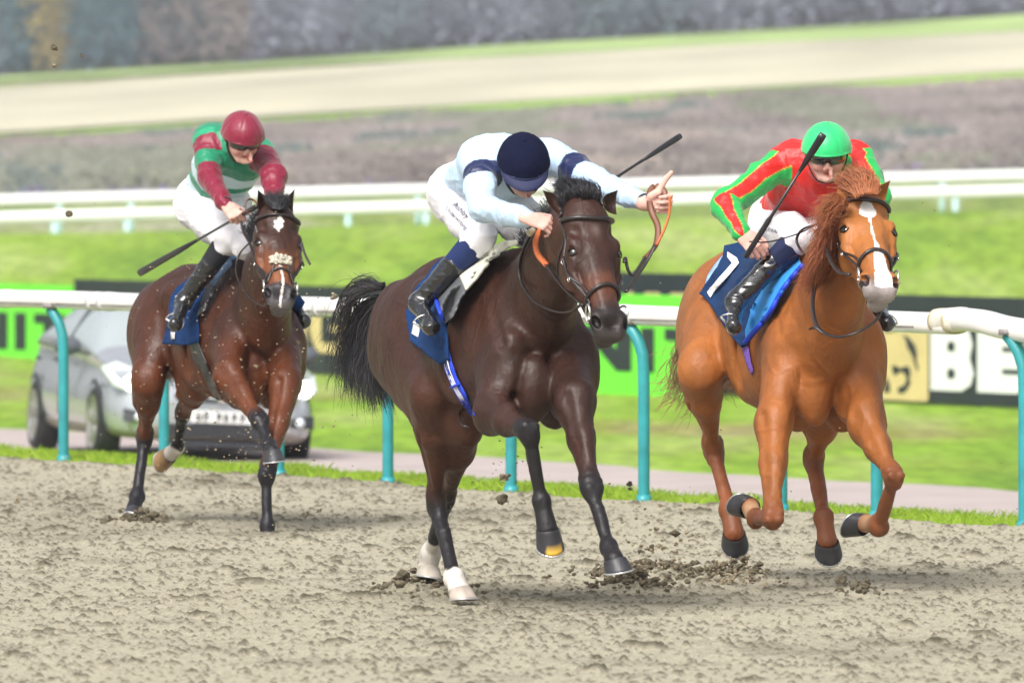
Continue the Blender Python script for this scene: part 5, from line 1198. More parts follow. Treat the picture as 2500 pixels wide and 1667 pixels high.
# ---- cloths, saddles, girths
navy_m = mat('navy_cloth', (.005, .036, .135), .85, var=.15, vscale=6, bump=.5, bscale=14, spec=.25); navy2_m = mat('dark_navy_cloth', (.004, .030, .105), .8, var=.15, vscale=6, bump=.6, bscale=11, spec=.3)
cream_m = mat('cream_pad', (.60, .60, .52), .85, bump=.3, bscale=30); flap_m = mat('grey_flap', (.10, .105, .115), .55, bump=.3, bscale=25); royal_m = mat('royal_blue', (.008, .05, .60), .6)
sky_m = mat('sky_blue_pad', (.04, .32, .80), .7, bump=.3, bscale=25); pale_m = mat('pale_blue_pad', (.30, .48, .80), .75, bump=.3, bscale=25); wht2 = mat('white_cloth', (.78, .78, .80), .8); blk_m = mat('black_flap', (.03, .03, .033), .4, coat=.3, bump=.3, bscale=30)
T = A.bvh
patch('number_cloth', T, [(1089, 623), (1060, 645), (1036, 679), (1012, 705), (996, 735), (991, 768), (996, 805), (1001, 832), (1048, 870), (1077, 892), (1097, 880), (1090, 810), (1100, 740), (1120, 690), (1165, 640), (1150, 612)], .020, navy_m, A.root, 7, .008, wav=.006, relax=4)
patch('saddle_flap', T, [(1115, 658), (1136, 707), (1112, 764), (1086, 790), (1077, 764), (1066, 717), (1063, 694), (1077, 673)], .080, flap_m, A.root, 6, .008)
patch('saddle_pad', T, [(1115, 659), (1136, 707), (1177, 659), (1209, 623), (1245, 604), (1276, 594), (1262, 586), (1231, 587), (1194, 609), (1150, 638)], .082, cream_m, A.root, 6, .012)
b = MB(); b.tube(strap_pts(T, [(1117, 660), (1082, 672), (1063, 692), (1062, 720), (1070, 750), (1082, 782)], .092, 6), .0095, 8); b.done('piping', royal_m, A.root)
patch('girth', T, [(1077, 858), (1084, 900), (1103, 948), (1128, 988), (1150, 1016), (1157, 1014), (1137, 965), (1114, 922), (1100, 878), (1094, 855)], .014, royal_m, A.root, 6, .005)
for k in range(3):
    o_ = 3+k*4.4; pp = [(1079+o_, 870), (1085+o_, 900), (1104+o_*.9, 945), (1124+o_*.8, 978)]; b = MB(); b.tube(strap_pts(T, pp, .018, 6), .0026, 6); b.done('girth_stripe', wht2, A.root)
b = MB(); b.tube(strap_pts(T, [(1101, 946), (1120, 938)], .020, 5, curve=False), .009, 6, flat=.6); b.done('girth_keeper', royal_m, A.root)
b = MB(); b.tube(smooth_path([*strap_pts(T, [(1132, 985), (1122, 1010)], .02, 8, curve=False), P(1126, 1035, 49.9), P(1145, 1043, 49.85)], 4), .004, 6); b.done('loose_strap', leather_m, A.root)
patch('number_mark', T, [(1002, 738), (1010, 718), (1031, 709), (1020, 722), (1011, 742)], .030, wht2, A.root, 5, .002); patch('number_mark', T, [(1011, 780), (1023, 802), (1025, 826), (1004, 814)], .030, wht2, A.root, 5, .002)
T = B.bvh
patch('number_cloth', T, [(470, 672), (430, 700), (416, 726), (412, 760), (404, 806), (396, 839), (444, 843), (462, 842), (484, 836), (482, 775), (488, 735), (503, 690), (505, 655)], .020, navy_m, B.root, 6, .008, wav=.006, relax=4)
patch('saddle_flap', T, [(503, 693), (523, 699), (512, 734), (500, 756), (481, 773), (489, 740)], .045, blk_m, B.root, 5, .008)
b = MB(); b.tube(strap_pts(T, [(511, 693), (532, 664), (557, 639), (582, 625)], .045, 6), .030, 12, flat=.35, side=(.6, 0, -.8)); b.done('saddle_pad', pale_m, B.root)
patch('girth', T, [(462, 838), (472, 880), (490, 905), (515, 958), (532, 978), (542, 974), (516, 922), (502, 883), (484, 838), (482, 800), (458, 800)], .014, blk_m, B.root, 5, .005)
patch('number_mark', T, [(429, 721), (436, 721), (430, 752), (420, 780), (414, 798), (405, 800), (411, 772), (421, 750)], .030, wht2, B.root, 4, .002); patch('number_mark', T, [(416, 811), (426, 811), (425, 828), (417, 828)], .030, wht2, B.root, 4, .002)
b = MB(); fl = [P(716, 700, 60.75), P(745, 738, 60.6), P(731, 764, 60.6), P(712, 752, 60.7)]; b.add(fl+[p+np.array((0, .01, 0)) for p in fl], [(0, 1, 2, 3), (7, 6, 5, 4), (0, 4, 5, 1), (1, 5, 6, 2), (2, 6, 7, 3)]); b.done('number_cloth', navy_m, B.root)
T = Cc.bvh
patch('saddle_pad', T, [(1719, 700), (1727, 672), (1742, 648), (1762, 625), (1780, 610), (1790, 625), (1760, 660), (1735, 700)], .012, pale_m, Cc.root, 7, .006)
patch('number_cloth', T, [(1706, 715), (1724, 688), (1745, 655), (1764, 625), (1768, 600), (1801, 592), (1871, 592), (1930, 630), (1918, 655), (1880, 695), (1850, 740), (1828, 785), (1821, 842), (1810, 848), (1767, 798), (1728, 733)], .026, navy2_m, Cc.root, 7, .008, wav=.008, wfreq=.035, relax=5)
patch('saddle_pad', T, [(1819, 806), (1819, 832), (1875, 766), (1918, 694), (1956, 648), (1950, 628), (1897, 662), (1864, 701), (1838, 744)], .070, sky_m, Cc.root, 6, .012)
b = MB(); b.tube(strap_pts(T, [(1819, 836), (1847, 803), (1878, 766), (1900, 726), (1922, 692), (1958, 650)], .062, 6), .013, 8); b.done('pad_rim', royal_m, Cc.root)
patch('girth', T, [(1810, 842), (1816, 870), (1824, 895), (1834, 915), (1838, 905), (1832, 885), (1824, 842)], .014, mat('purple_girth', (.20, .10, .50), .7), Cc.root, 5, .005)
patch('number_mark', T, [(1776, 614), (1799, 629), (1804, 641), (1782, 668), (1745, 710), (1734, 727), (1726, 713), (1752, 681), (1787, 642), (1775, 627)], .040, wht2, Cc.root, 4, .002)
# ================================================================== riders
skin_m = mat('skin', attr='Col', rough=.62, spec=.2, var=.05, vscale=30, bump=.06, bscale=200)
gog_m = mat('goggle_lens', (.010, .010, .014), .06, coat=1, spec=.8); strap_m = mat('goggle_strap', (.015, .015, .017), .6)
silk_m = mat('silk', attr='Col', rough=.42, spec=.4, bump=.35, bscale=26, sheen=.2); breech_m = mat('white_breeches', (.74, .73, .78), .6, bump=.3, bscale=22, spec=.3, sheen=.1)
boot_m = mat('patent_boot', (.010, .010, .012), .12, coat=.8, spec=.6, bump=.45, bscale=14, stretch=(1, 1, 2.2)); shirt_m = mat('black_shirt', (.02, .022, .028), .8)
whip_m = mat('whip_black', (.018, .018, .021), .35, coat=.3)
def verts_noise(V, Q, amp, sc, seed, aniso=None):
    N = np.zeros_like(V); q = np.cross(V[Q[:, 2]]-V[Q[:, 0]], V[Q[:, 3]]-V[Q[:, 1]])
    for i in range(4): np.add.at(N, Q[:, i], q)
    N /= np.linalg.norm(N, axis=1)[:, None]+1e-12
    X = V if aniso is None else V@aniso
    r = 1-np.abs(vnoise(X*sc, seed)); r2 = 1-np.abs(vnoise(X*sc*2.1+5, seed+1))
    return V+N*(amp*(r**3-.35)+amp*.5*(r2**3-.35))[:, None], N
def tseg(V, a, b):
    ab = b-a; t = (V-a)@ab/(ab@ab); tc = np.clip(t, 0, 1); return t, np.linalg.norm(V-(a+tc[:, None]*ab), axis=1)
class Rider:
    def __init__(s, J, hf, hu, lat=None):
        """J: joints (px, py, distance); hf: face direction; hu: top-of-head direction"""
        s.J = {k: P(*v) for k, v in J.items()}; s.sk = []
        Y = nrm(hf); Z = np.array(hu, float); Z = nrm(Z-np.dot(Z, Y)*Y); X = np.cross(Y, Z); s.HR = np.column_stack([X, Y, Z]); s.hc = s.J['head']
    def hp(s, x, y, z): return s.hc+s.HR@np.array((x, y, z))
    def face(s):
        a = s.sk.append; H = s.HR
        def E(c, r, k=.012, op='+'): a((op, k, ell(s.hp(*c), r, H)))
        def G(p, q, ra, rb, k=.010, op='+'): a((op, k, seg(s.hp(*p), s.hp(*q), ra, rb, H[:, 0])))
        E((0, 0, .015), (.074, .094, .098)); G((0, .035, -.03), (0, .058, -.085), (.058, .04), (.034, .026), .03)
        for q in (-1, 1):
            E((q*.040, .062, -.030), (.024, .022, .024), .02); G((q*.058, .02, -.04), (q*.030, .058, -.088), .018, .014, .02)
            E((q*.078, -.005, -.012), (.008, .020, .030), .006); E((q*.030, .084, .006), (.015, .009, .010), .008, '-'); G((q*.008, .090, .020), (q*.045, .078, .022), .010, .008, .01)
            E((q*.012, .098, -.034), (.008, .010, .008), .006)
        G((0, .090, .012), (0, .101, -.022), .008, .010, .012); E((0, .100, -.024), (.010, .008, .008), .010)
        G((-.018, .090, -.056), (.018, .090, -.056), .0075, .0075, .006); G((-.015, .088, -.067), (.015, .088, -.067), .008, .008, .005)
        G((-.022, .099, -.0615), (.022, .099, -.0615), .0028, .0028, .002, '-'); E((0, .078, -.092), (.018, .016, .014), .012)
    def hand(s, wrist, d, back, thumb_side, curl=(55, 75, 45), tc=.4, sc=1.0, spread=.12):
        """d toward the fingers, back = back of the hand, thumb_side = +1/-1 along cross(d, back)"""
        Y = nrm(d); Z = np.array(back, float); Z = nrm(Z-np.dot(Z, Y)*Y); X = np.cross(Y, Z)*thumb_side; w = wrist
        def p(x, y, z): return w+sc*(X*x+Y*y+Z*z)
        def G(a_, b_, ra, rb, k=.005): s.sk.append(('+', k*sc, seg(a_, b_, tuple(q*sc for q in ra) if hasattr(ra, '__len__') else ra*sc, tuple(q*sc for q in rb) if hasattr(rb, '__len__') else rb*sc, X)))
        G(p(0, -.03, 0), p(0, .03, 0), (.026, .019), (.034, .017), .012); G(p(0, .02, 0), p(-.002, .080, -.002), (.034, .017), (.040, .013), .012)
        G(p(.025, .015, -.010), p(.040, .050, -.014), .016, .012, .010)
        Ls = [(.044, .027, .022), (.048, .031, .023), (.044, .029, .022), (.034, .021, .019)]; tips = []
        for i, x in enumerate((.030, .010, -.011, -.030)):
            b_ = p(x, (.086, .089, .085, .077)[i], 0); a0 = 0; u = x*spread*8; pt = b_
            s.sk.append(('+', .004*sc, ell(b_+Z*.002, np.array((.0105, .0105, .0105))*sc)))
            for j in range(3):
                a0 += math.radians(curl[j]*(1+.10*(i-1.3))); dr = Y*math.cos(a0)-Z*math.sin(a0)+X*u*(.5 if j == 0 else .2); dr = nrm(dr); q = pt+dr*Ls[i][j]*sc
                r = (.0098, .0090, .0080, .0068); f = (1, 1.03, 1, .88)[i]; G(pt, q, r[j]*f, r[j+1]*f, .0025); pt = q
            tips.append(pt)
        # thumb
        t0 = p(.030, .022, -.010); t1 = p(.052, .052, -.018-.02*tc); t2 = t1+sc*(X*(.020-.03*tc)+Y*.026-Z*.020*tc); t3 = t2+sc*(X*(.008-.030*tc)+Y*.024-Z*.014*tc)
        G(t0, t1, .0150, .0130, .008); G(t1, t2, .0125, .0112, .003); G(t2, t3, .0112, .0095, .003); return p
    def build(s, label, name='person', jersey=None, stocking=None, cap=None, peak=None, h=.0065):
        J = s.J; r = s.root = empty(name, tuple(J['pelvis']-np.array((0, 0, .2))), label, 'person'); sh = nrm(J['shR']-J['shL']); hp_ = nrm(J['hipR']-J['hipL'])
        up = nrm(J['chest']-J['pelvis'])
        sk = s.sk
        # body under the clothes
        sk += [('+', .04, seg(J['pelvis'], J['chest'], (.12, .085), (.13, .09), sh)), ('+', .03, seg(J['chest'], lerp(J['chest'], J['head'], .75), (.07, .06), (.050, .055), sh)), ('+', .03, seg(J['shL'], J['shR'], .055, .055)), ('+', .03, ell(J['pelvis'], (.13, .10, .10)))]
        for q in 'LR':
            sk += [('+', .02, seg(J['sh'+q], J['el'+q], .045, .036)), ('+', .015, seg(J['el'+q], J['wr'+q], .038, .024)), ('+', .02, seg(J['hip'+q], J['kn'+q], .075, .05)), ('+', .02, seg(J['kn'+q], J['an'+q], .046, .032)), ('+', .02, seg(J['an'+q], J['to'+q], .030, .025))]
        s.face()
        fine = []
        hb = np.array([s.hp(x, y, z) for x in (-.1, .1) for y in (-.11, .14) for z in (-.13, .13)]); fine.append((hb.min(0), hb.max(0), .0034))
        for q in 'LR':
            if 'hd'+q in J: c = J['hd'+q]; fine.append((c-.11, c+.11, .0034))
        V, Q = body(sk, .010, fine)
        C = np.tile(np.array((.68, .42, .35)), (len(V), 1)); hl = (V-s.hc)@s.HR; hd = (np.abs(hl) < .14).all(1)
        for q in (-1, 1): C = mixc(C, hd*np.exp(-(((hl[:, 0]-q*.042)/.024)**2+((hl[:, 2]+.035)/.03)**2))*.6, (.62, .22, .20))
        C = mixc(C, hd*np.exp(-((hl[:, 0]/.014)**2+((hl[:, 2]+.03)/.018)**2))*.7, (.60, .24, .20)); C = mixc(C, hd*(hl[:, 1] > .06)*np.exp(-((hl[:, 0]/.022)**4+((hl[:, 2]+.061)/.0085)**4)), (.42, .12, .12))
        C = C*(1+.08*vnoise(V*45, 3))[:, None]
        for q in 'LR':
            if 'hd'+q in J: d = np.linalg.norm(V-J['hd'+q], axis=1); C = mixc(C, (d < .14)*.35*(.5+.5*vnoise(V*60, 4)), (.78, .38, .34))
        s.V, s.Q = V, Q; s.bvh = bvh_of(V, Q); mk('body', V, Q, skin_m, r, col=C)
        # jersey
        jp = [('+', .05, seg(J['pelvis']+up*.06, J['chest'], (.145, .105), (.165, .115), sh)), ('+', .05, seg(lerp(J['pelvis'], J['chest'], .55), J['chest'], (.165, .118), (.165, .115), sh)), ('+', .05, seg(lerp(J['shL'], J['shR'], .15), lerp(J['shL'], J['shR'], .85), .078, .078)), ('+', .03, seg(J['chest'], lerp(J['chest'], J['head'], .55), (.078, .07), (.060, .062), sh))]
        for q in 'LR':
            jp += [('+', .05, seg(J['sh'+q], J['el'+q], .078, .060)), ('+', .03, seg(J['el'+q], lerp(J['el'+q], J['wr'+q], .9), .062, .040)), ('+', .008, seg(lerp(J['el'+q], J['wr'+q], .88), lerp(J['el'+q], J['wr'+q], .97), .036, .034))]
        V, Q = body(jp, .0062); V, N = verts_noise(V, Q, .012, 7, 21); V, N = verts_noise(V, Q, .0035, 20, 27)
        s.jb = bvh_of(V, Q); mk('jersey', V, Q, silk_m, r, col=jersey(s, V))
        for q in 'LR':
            c0 = lerp(J['el'+q], J['wr'+q], .93); ax = nrm(J['wr'+q]-J['el'+q]); b = MB(); b.tube([c0-ax*.006, c0+ax*.006], .0385, 18); b.done('cuff', strap_m, r)
        # breeches
        bp = [('+', .05, ell(J['pelvis'], (.150, .13, .115))), ('+', .05, seg(J['hipL'], J['hipR'], .115, .115)), ('+', .05, seg(J['pelvis'], J['pelvis']+up*.07, (.14, .10), (.135, .10), sh))]
        for q in 'LR': bp += [('+', .05, seg(J['hip'+q], lerp(J['hip'+q], J['kn'+q], .55), .115, .095)), ('+', .04, seg(lerp(J['hip'+q], J['kn'+q], .5), J['kn'+q], .095, .070)), ('+', .03, seg(J['kn'+q], lerp(J['kn'+q], J['an'+q], .18), .066, .056))]
        V, Q = body(bp, .0065); V, N = verts_noise(V, Q, .007, 12, 31); s.bb = bvh_of(V, Q); mk('breeches', V, Q, breech_m, r)
        b = MB(); wst = J['pelvis']+up*.075; b.tube([wst+(nrm(sh)*math.cos(k)*.141+np.cross(up, sh)*math.sin(k)*.107) for k in np.linspace(0, 6.28, 25)], .008, 6); b.done('waistband', breech_m, r)
        for q in 'LR':
            kn, an, to = J['kn'+q], J['an'+q], J['to'+q]
            st = stocking
            V, Q = body([('+', .02, seg(lerp(kn, an, .10), lerp(kn, an, .52), .064, .053))], .006); mk('stocking', V, Q, st, r)
            ax = nrm(to-an)
            V, Q = body([('+', .02, seg(lerp(kn, an, .40), lerp(kn, an, .95), .056, .043)), ('+', .03, seg(an, an-ax*.02, .046, .040)), ('+', .03, seg(an+ax*.02, to, (.036, .036), (.037, .030))), ('+', .02, ell(to, (.036, .036, .030)))], .005)
            V, N = verts_noise(V, Q, .0045, 13, 41, aniso=np.diag((1, 1, 1.7))); bo = mk('boot', V, Q, boot_m, r)
            # stirrup iron under the ball of the foot
            c = lerp(an, to, .72); sd_ = nrm(np.cross(ax, (kn-an))); dn = nrm(np.cross(sd_, ax)); dn = dn if dn[2] < 0 else -dn
            b = MB(); pts = [c+sd_*.050*math.cos(k)-dn*(.062*math.sin(k))*1.0+dn*.036 for k in np.linspace(-.1, math.pi+.1, 15)]; b.tube(pts, .0036, 8); b.tube([pts[0], pts[-1]], .006, 8); b.done('stirrup_iron', steel_m, r)
        # helmet and its silk cap
        s.helmet(cap, peak)
    def helmet(s, cap, peak):
        V = []; nu, nv = 72, 26; R_ = (.116, .140, .128)
        for j in range(nv+1):
            ph = (math.pi*.60)*j/nv
            for i in range(nu):
                th = 2*math.pi*i/nu; seam = abs(((th*6/(2*math.pi))+.5) % 1-.5)*2     # 0 on the seam
                rr = 1-.030*math.exp(-(seam/.09)**2)*math.sin(ph)**.5+.016*float(vnoise(np.array((math.cos(th)*4, math.sin(th)*4, ph*5)), 7))*math.sin(ph)
                low = 1-.05*sstep(.80, 1, j/nv)
                p = (math.sin(ph)*math.cos(th)*R_[0]*rr*low, math.sin(ph)*math.sin(th)*R_[1]*rr*low-.006, .022+math.cos(ph)*R_[2]*rr)
                if p[2] < .022+.020*max(0, math.sin(th)): p = (p[0], p[1], .022+.020*max(0, math.sin(th))+(p[2]-.022-.020*max(0, math.sin(th)))*(.6 if math.sin(th) < .2 else .15))
                V.append(s.hp(*p))
        F = [(j*nu+i, (j+1)*nu+i, (j+1)*nu+(i+1) % nu, j*nu+(i+1) % nu) for j in range(nv) for i in range(nu)]
        he = mk('helmet_cap', V, F, cap, s.root)
        b = MB(); b.ball(s.hp(0, -.006, .150), (.011, .011, .006), s.HR); b.done('cap_button', cap, he)
        # hem band and peak
        b = MB(); b.tube([s.hp(.112*math.cos(k), .134*math.sin(k)-.006, .026+.016*max(0, math.sin(k))) for k in np.linspace(0, 6.283, 41)], .006, 8); b.done('cap_band', peak or cap, he)
        if peak:
            V = []; n = 16
            for lay in (0, 1):
                for j in range(5):
                    t = j/4
                    for i in range(n+1):
                        k = math.pi*(.12+.76*i/n); e = .052*t*math.sin(math.pi*i/n)**.6
                        V.append(s.hp((.112+e*.3)*math.cos(k), (.134+e)*math.sin(k)-.006, .038-.020*t*t-.004*lay))
            m_ = (n+1)*5; F = []
            for j in range(4):
                for i in range(n): a = j*(n+1)+i; F += [(a, a+1, a+n+2, a+n+1), (a+n+1+m_, a+n+2+m_, a+1+m_, a+m_)]
            for i in range(n): a = 4*(n+1)+i; F.append((a, a+1, a+1+m_, a+m_))
            mk('peak', V, F, peak, he)
        # chin strap
        for q in (-1, 1):
            b = MB(); b.tube(smooth_path([s.hp(q*.098, .02, .02), s.hp(q*.080, .03, -.05), s.hp(q*.045, .05, -.105), s.hp(0, .055, -.118)], 5), .0065, 6, flat=.5); b.done('chin_strap', strap_m, he)
    def goggles(s, z=.010):
        V = []; n = 24
        for lay in (0, 1):
            for j in range(7):
                v = j/6*2-1
                for i in range(n+1):
                    u = i/n*2-1; a = u*1.25; hh = .024*(1-.25*abs(u)**3)*(1-.30*math.exp(-(u/.12)**2)*(v < 0)); rx = .086-lay*.008
                    V.append(s.hp(math.sin(a)*rx*1.0, (.100-lay*.008)*math.cos(a)**.8*(1-.10*v*v)+.006, z+v*hh+.003))
        m_ = 7*(n+1); F = []
        for j in range(6):
            for i in range(n): a = j*(n+1)+i; F += [(a, a+1, a+n+2, a+n+1), (a+n+1+m_, a+n+2+m_, a+1+m_, a+m_)]
        for i in range(n): F += [(i, i+m_, i+1+m_, i+1), (6*(n+1)+i, 6*(n+1)+i+1, 6*(n+1)+i+1+m_, 6*(n+1)+i+m_)]
        g = mk('goggles', V, F, gog_m, s.root)
        b = MB(); b.tube([s.hp(.094*math.cos(k), .105*math.sin(k)-.004, z+.004) for k in np.linspace(math.pi*.92, math.pi*2.08, 21)], .011, 8, flat=.3, side=s.HR[:, 2]); b.done('goggle_strap', strap_m, g)
def whip(name, label, a, b, grip=.22, flap=.25, wide=.014, cap=None):
    a, b = np.array(a), np.array(b); d = nrm(b-a); L = np.linalg.norm(b-a); mb = MB()
    mb.tube([a, a+d*.01, a+d*L*grip, a+d*L*(grip+.03), a+d*L*(1-flap)], [.011, .0135, .0125, .008, .006], 12); mid = a
    w_ = mk(name, np.concatenate(mb.v), mb.f, whip_m, None, loc=mid); tag(w_, label, 'whip', 'whips in the hands of the riders')
    m2 = MB(); m2.tube([a+d*L*(1-flap-.04), a+d*L*(1-flap*.7), a+d*L*.97, b], [.006, wide*.8, wide, wide*.9], 12, flat=.55, side=np.cross(d, (0, 1, 0))); m2.done('whip_flap', whip_m, w_)
    if cap: m3 = MB(); m3.tube([a-d*.02, a-d*.018, a+d*.012, a+d*.014], [.010, .016, .016, .013], 14); m3.done('whip_cap', cap, w_)
    return w_
def wcol(V, c): return np.tile(np.array(c, float), (len(V), 1))
# ------------------------------------------------------------------ middle rider
M = Rider(dict(pelvis=(1135, 462, 50.32), chest=(1240, 400, 49.98), head=(1278, 408, 49.66), shL=(1165, 385, 49.95), shR=(1352, 384, 49.92), elL=(1178, 508, 49.66), elR=(1462, 452, 49.60), wrL=(1292, 534, 49.20), wrR=(1582, 497, 49.24),
               hdL=(1320, 545, 49.12), hdR=(1622, 488, 49.18), hipL=(1118, 480, 50.30), hipR=(1215, 480, 50.22), knL=(1172, 580, 50.05), knR=(1330, 600, 50.0), anL=(1022, 742, 50.16), anR=(1370, 770, 50.4), toL=(1052, 798, 49.98), toR=(1390, 800, 50.25)),
          (.10, -.74, -.66), (.03, -.66, .74))
M.hand(M.J['wrL'], (1, -.25, -.25), (-.1, -.75, .65), -1, (35, 55, 35), .3)
M.hand(M.J['wrR'], (.92, -.25, .05), (.25, .95, .15), 1, (75, 70, 40), -.6, 1.12)
def mid_col(s, V):
    C = wcol(V, (.48, .65, .86)); J = s.J; t, d = tseg(V, J['chest'], J['head'])
    for q, (a, b) in (('L', (.30, .53)), ('R', (.42, .66))):
        t, d = tseg(V, J['sh'+q], J['el'+q]); t2, d2 = tseg(V, J['el'+q], J['wr'+q]); w_ = .02*vnoise(V*14, 2)
        C = mixc(C, ((t > a+w_) & (t < b+w_) & (d < .105) & (d2 > .05))*1.0, (.004, .012, .07))
    return C
cap_navy = mat('navy_velvet', (.004, .006, .026), .9, sheen=0, spec=.15, bump=.3, bscale=60); peak_navy = mat('navy_peak', (.018, .022, .075), .75)
M.build('jockey in pale blue silks with navy armbands and cap, head bowed, on the dark horse', jersey=mid_col, stocking=mat('navy_stocking', (.004, .018, .095), .8), cap=cap_navy, peak=peak_navy)
M.goggles()
whip('riding_whip', 'black whip slanting up to the right from the hand of the pale blue jockey', P(1298, 566, 49.42), P(1662, 332, 50.15), cap=mat('cream_cap', (.55, .48, .34), .5))
# ------------------------------------------------------------------ left rider
Lr = Rider(dict(pelvis=(505, 480, 61.0), chest=(575, 372, 60.62), head=(592, 340, 60.26), shL=(505, 338, 60.62), shR=(640, 375, 60.55), elL=(510, 432, 60.42), elR=(668, 432, 60.25), wrL=(553, 502, 60.16), wrR=(668, 490, 60.10),
                hdL=(572, 520, 60.10), hdR=(668, 508, 60.05), hipL=(482, 505, 61.0), hipR=(555, 500, 60.92), knL=(556, 585, 60.58), knR=(600, 600, 60.45), anL=(448, 738, 60.70), anR=(712, 740, 60.85), toL=(428, 792, 60.48), toR=(742, 785, 60.68)),
          (.30, -.80, -.52), (.10, -.42, .90))
Lr.hand(Lr.J['wrL'], (.60, -.45, -.62), (-.15, -.75, .55), -1, (65, 75, 45), .8); Lr.hand(Lr.J['wrR'], (.0, -.5, -.8), (.1, -.7, .5), 1, (65, 75, 45), .8)
def left_col(s, V):
    J = s.J; C = wcol(V, (.006, .22, .11)); ax = J['chest']-J['pelvis']; t = (V-J['pelvis'])@ax/(ax@ax); t = t+.05*vnoise(V*9, 3)
    W_ = (.52, .68, .76)
    for a, b in ((.68, .90), (.40, .57), (.10, .26)): C = mixc(C, ((t > a) & (t < b))*1.0, W_)
    for q in 'LR':
        t1, d1 = tseg(V, J['sh'+q], J['el'+q]); t2, d2 = tseg(V, J['el'+q], J['wr'+q]); sl = ((d1 < .100) & (t1 > .02)) | ((d2 < .085) & (t2 > -.3)); 
        lo = (d2 < d1); C = mixc(C, sl*1.0, (.20, .003, .028)); C = mixc(C, (sl & (t1 > .50) & (t1 < .82) & ~((t2 > .10) & (d2 < .08)))*(1.0 if q == 'L' else 0.0), (.006, .22, .11)); C = mixc(C, (sl & (t1 < .16))*1.0, (.012, .30, .15))
    return C
Lr.build('jockey in green and white hooped silks with crimson sleeves and cap, on the bay', jersey=left_col, stocking=mat('black_stocking', (.012, .013, .018), .85), cap=mat('crimson_silk', (.20, .003, .028), .40, bump=.2, bscale=30, spec=.45, sheen=.3))
Lr.goggles(.004)
whip('riding_whip', 'long black whip trailing down behind the left jockey to the rump of the bay', P(628, 503, 59.98), P(340, 667, 61.3), grip=.16, flap=.5, wide=.020)
b = MB(); b.tube(smooth_path([P(612, 528, 60.0), P(600, 510, 60.0), P(603, 490, 60.02), P(618, 488, 60.03), P(632, 505, 60.0), P(632, 522, 59.98)], 5), .0085, 8, flat=.4); b.done('rein_loop', brown_m, B.root)
# ------------------------------------------------------------------ right rider
Rr = Rider(dict(pelvis=(1910, 540, 52.75), chest=(2005, 425, 52.35), head=(2018, 378, 52.0), shL=(1920, 388, 52.35), shR=(2090, 385, 52.25), elL=(1772, 500, 52.15), elR=(2140, 478, 51.95), wrL=(1812, 572, 51.95), wrR=(2105, 560, 51.75),
                hdL=(1838, 602, 51.88), hdR=(2100, 575, 51.65), hipL=(1895, 560, 52.72), hipR=(1975, 555, 52.62), knL=(1950, 582, 52.02), knR=(2085, 610, 52.25), anL=(1796, 736, 51.98), anR=(2140, 755, 52.45), toL=(1792, 798, 51.84), toR=(2166, 790, 52.25)),
          (.02, -.93, -.36), (.0, -.30, .95))
Rr.hand(Rr.J['wrL'], (.62, -.35, -.62), (.0, -.85, .30), -1, (40, 55, 35), .5, 1.05); Rr.hand(Rr.J['wrR'], (.0, -.5, -.8), (.1, -.7, .5), 1, (65, 75, 45), .8)
def right_col(s, V):
    J = s.J; RED = (.62, .012, .010); GR = (.010, .42, .08); YL = (.60, .42, .05); C = wcol(V, RED)
    for q in 'LR':
        A_, B_, D_ = J['sh'+q], J['el'+q], J['wr'+q]; t1, d1 = tseg(V, A_, B_); t2, d2 = tseg(V, B_, D_); sl = ((d1 < .105) & (t1 > .12)) | ((d2 < .090) & (t2 > -.2)); up_ = d1 <= d2
        def ang(a, b):
            ax, s_, w_ = frame(b-a, (0, -1, .15)); qv = V-a; return np.degrees(np.arctan2(qv@w_, qv@s_))
        an = np.where(up_, ang(A_, B_), ang(B_, D_)); al = np.where(up_, t1*.3, .3+t2*.27)
        jag = 9*vnoise(V*13, 3)+7*np.abs(((al*7) % 1)-.5)*2
        for c0, hw in ((66, 34), (-66, 36), (180, 22)):
            dd = np.abs((an-c0-jag+180) % 360-180); C = mixc(C, (sl & (dd < hw+3))*1.0, YL); C = mixc(C, (sl & (dd < hw))*1.0, GR)
    return C
Rr.build('jockey in red silks with green striped sleeves and green cap, on the chestnut', jersey=right_col, stocking=mat('deep_navy_stocking', (.004, .012, .06), .8), cap=mat('green_silk', (.02, .56, .17), .40, bump=.2, bscale=30, spec=.45, sheen=.3))
Rr.goggles(.004)
whip('riding_whip', 'black whip held upright across the chest of the jockey in red and green', P(1820, 628, 51.84), P(2010, 328, 51.62), grip=.3, flap=.3, wide=.019)
b = MB(); b.ball(Rr.hp(-.072, .075, .010), (.007, .007, .010), Rr.HR); b.done('lens_badge', mat('orange_badge', (.6, .25, .02), .4), Rr.root)
# ------------------------------------------------------------------ lettering on the breeches
def cloth_text(txt, bv, root, px, py, ang, size, m, squash=1.0, ln='lettering'):
    cu = bpy.data.curves.new('t', 'FONT'); cu.body = txt; cu.size = 1; cu.resolution_u = 2; o = bpy.data.objects.new('t', cu); COL.objects.link(o)
    dg = bpy.context.evaluated_depsgraph_get(); me = bpy.data.meshes.new_from_object(o.evaluated_get(dg)); V = np.array([v.co[:] for v in me.vertices]); F = [tuple(p.vertices) for p in me.polygons]
    bpy.data.objects.remove(o); bpy.data.curves.remove(cu); bpy.data.meshes.remove(me)
    a = math.radians(ang); X = V[:, 0]*size*squash; Y = V[:, 1]*size; q = [(px+x*math.cos(a)+y*math.sin(a), py+x*math.sin(a)-y*math.cos(a)) for x, y in zip(X, Y)]
    try: W = nearfill(bv, q, .007)
    except RuntimeError: return
    mk(ln, W, F, m, root, smooth=False)
ink = mat('ink', (.03, .035, .09), .7)
cloth_text('Ashby', M.bb, M.root, 1103, 500, 44, 20, ink, 1.0); cloth_text('Underwriting', M.bb, M.root, 1086, 510, 46, 16, ink, .82)
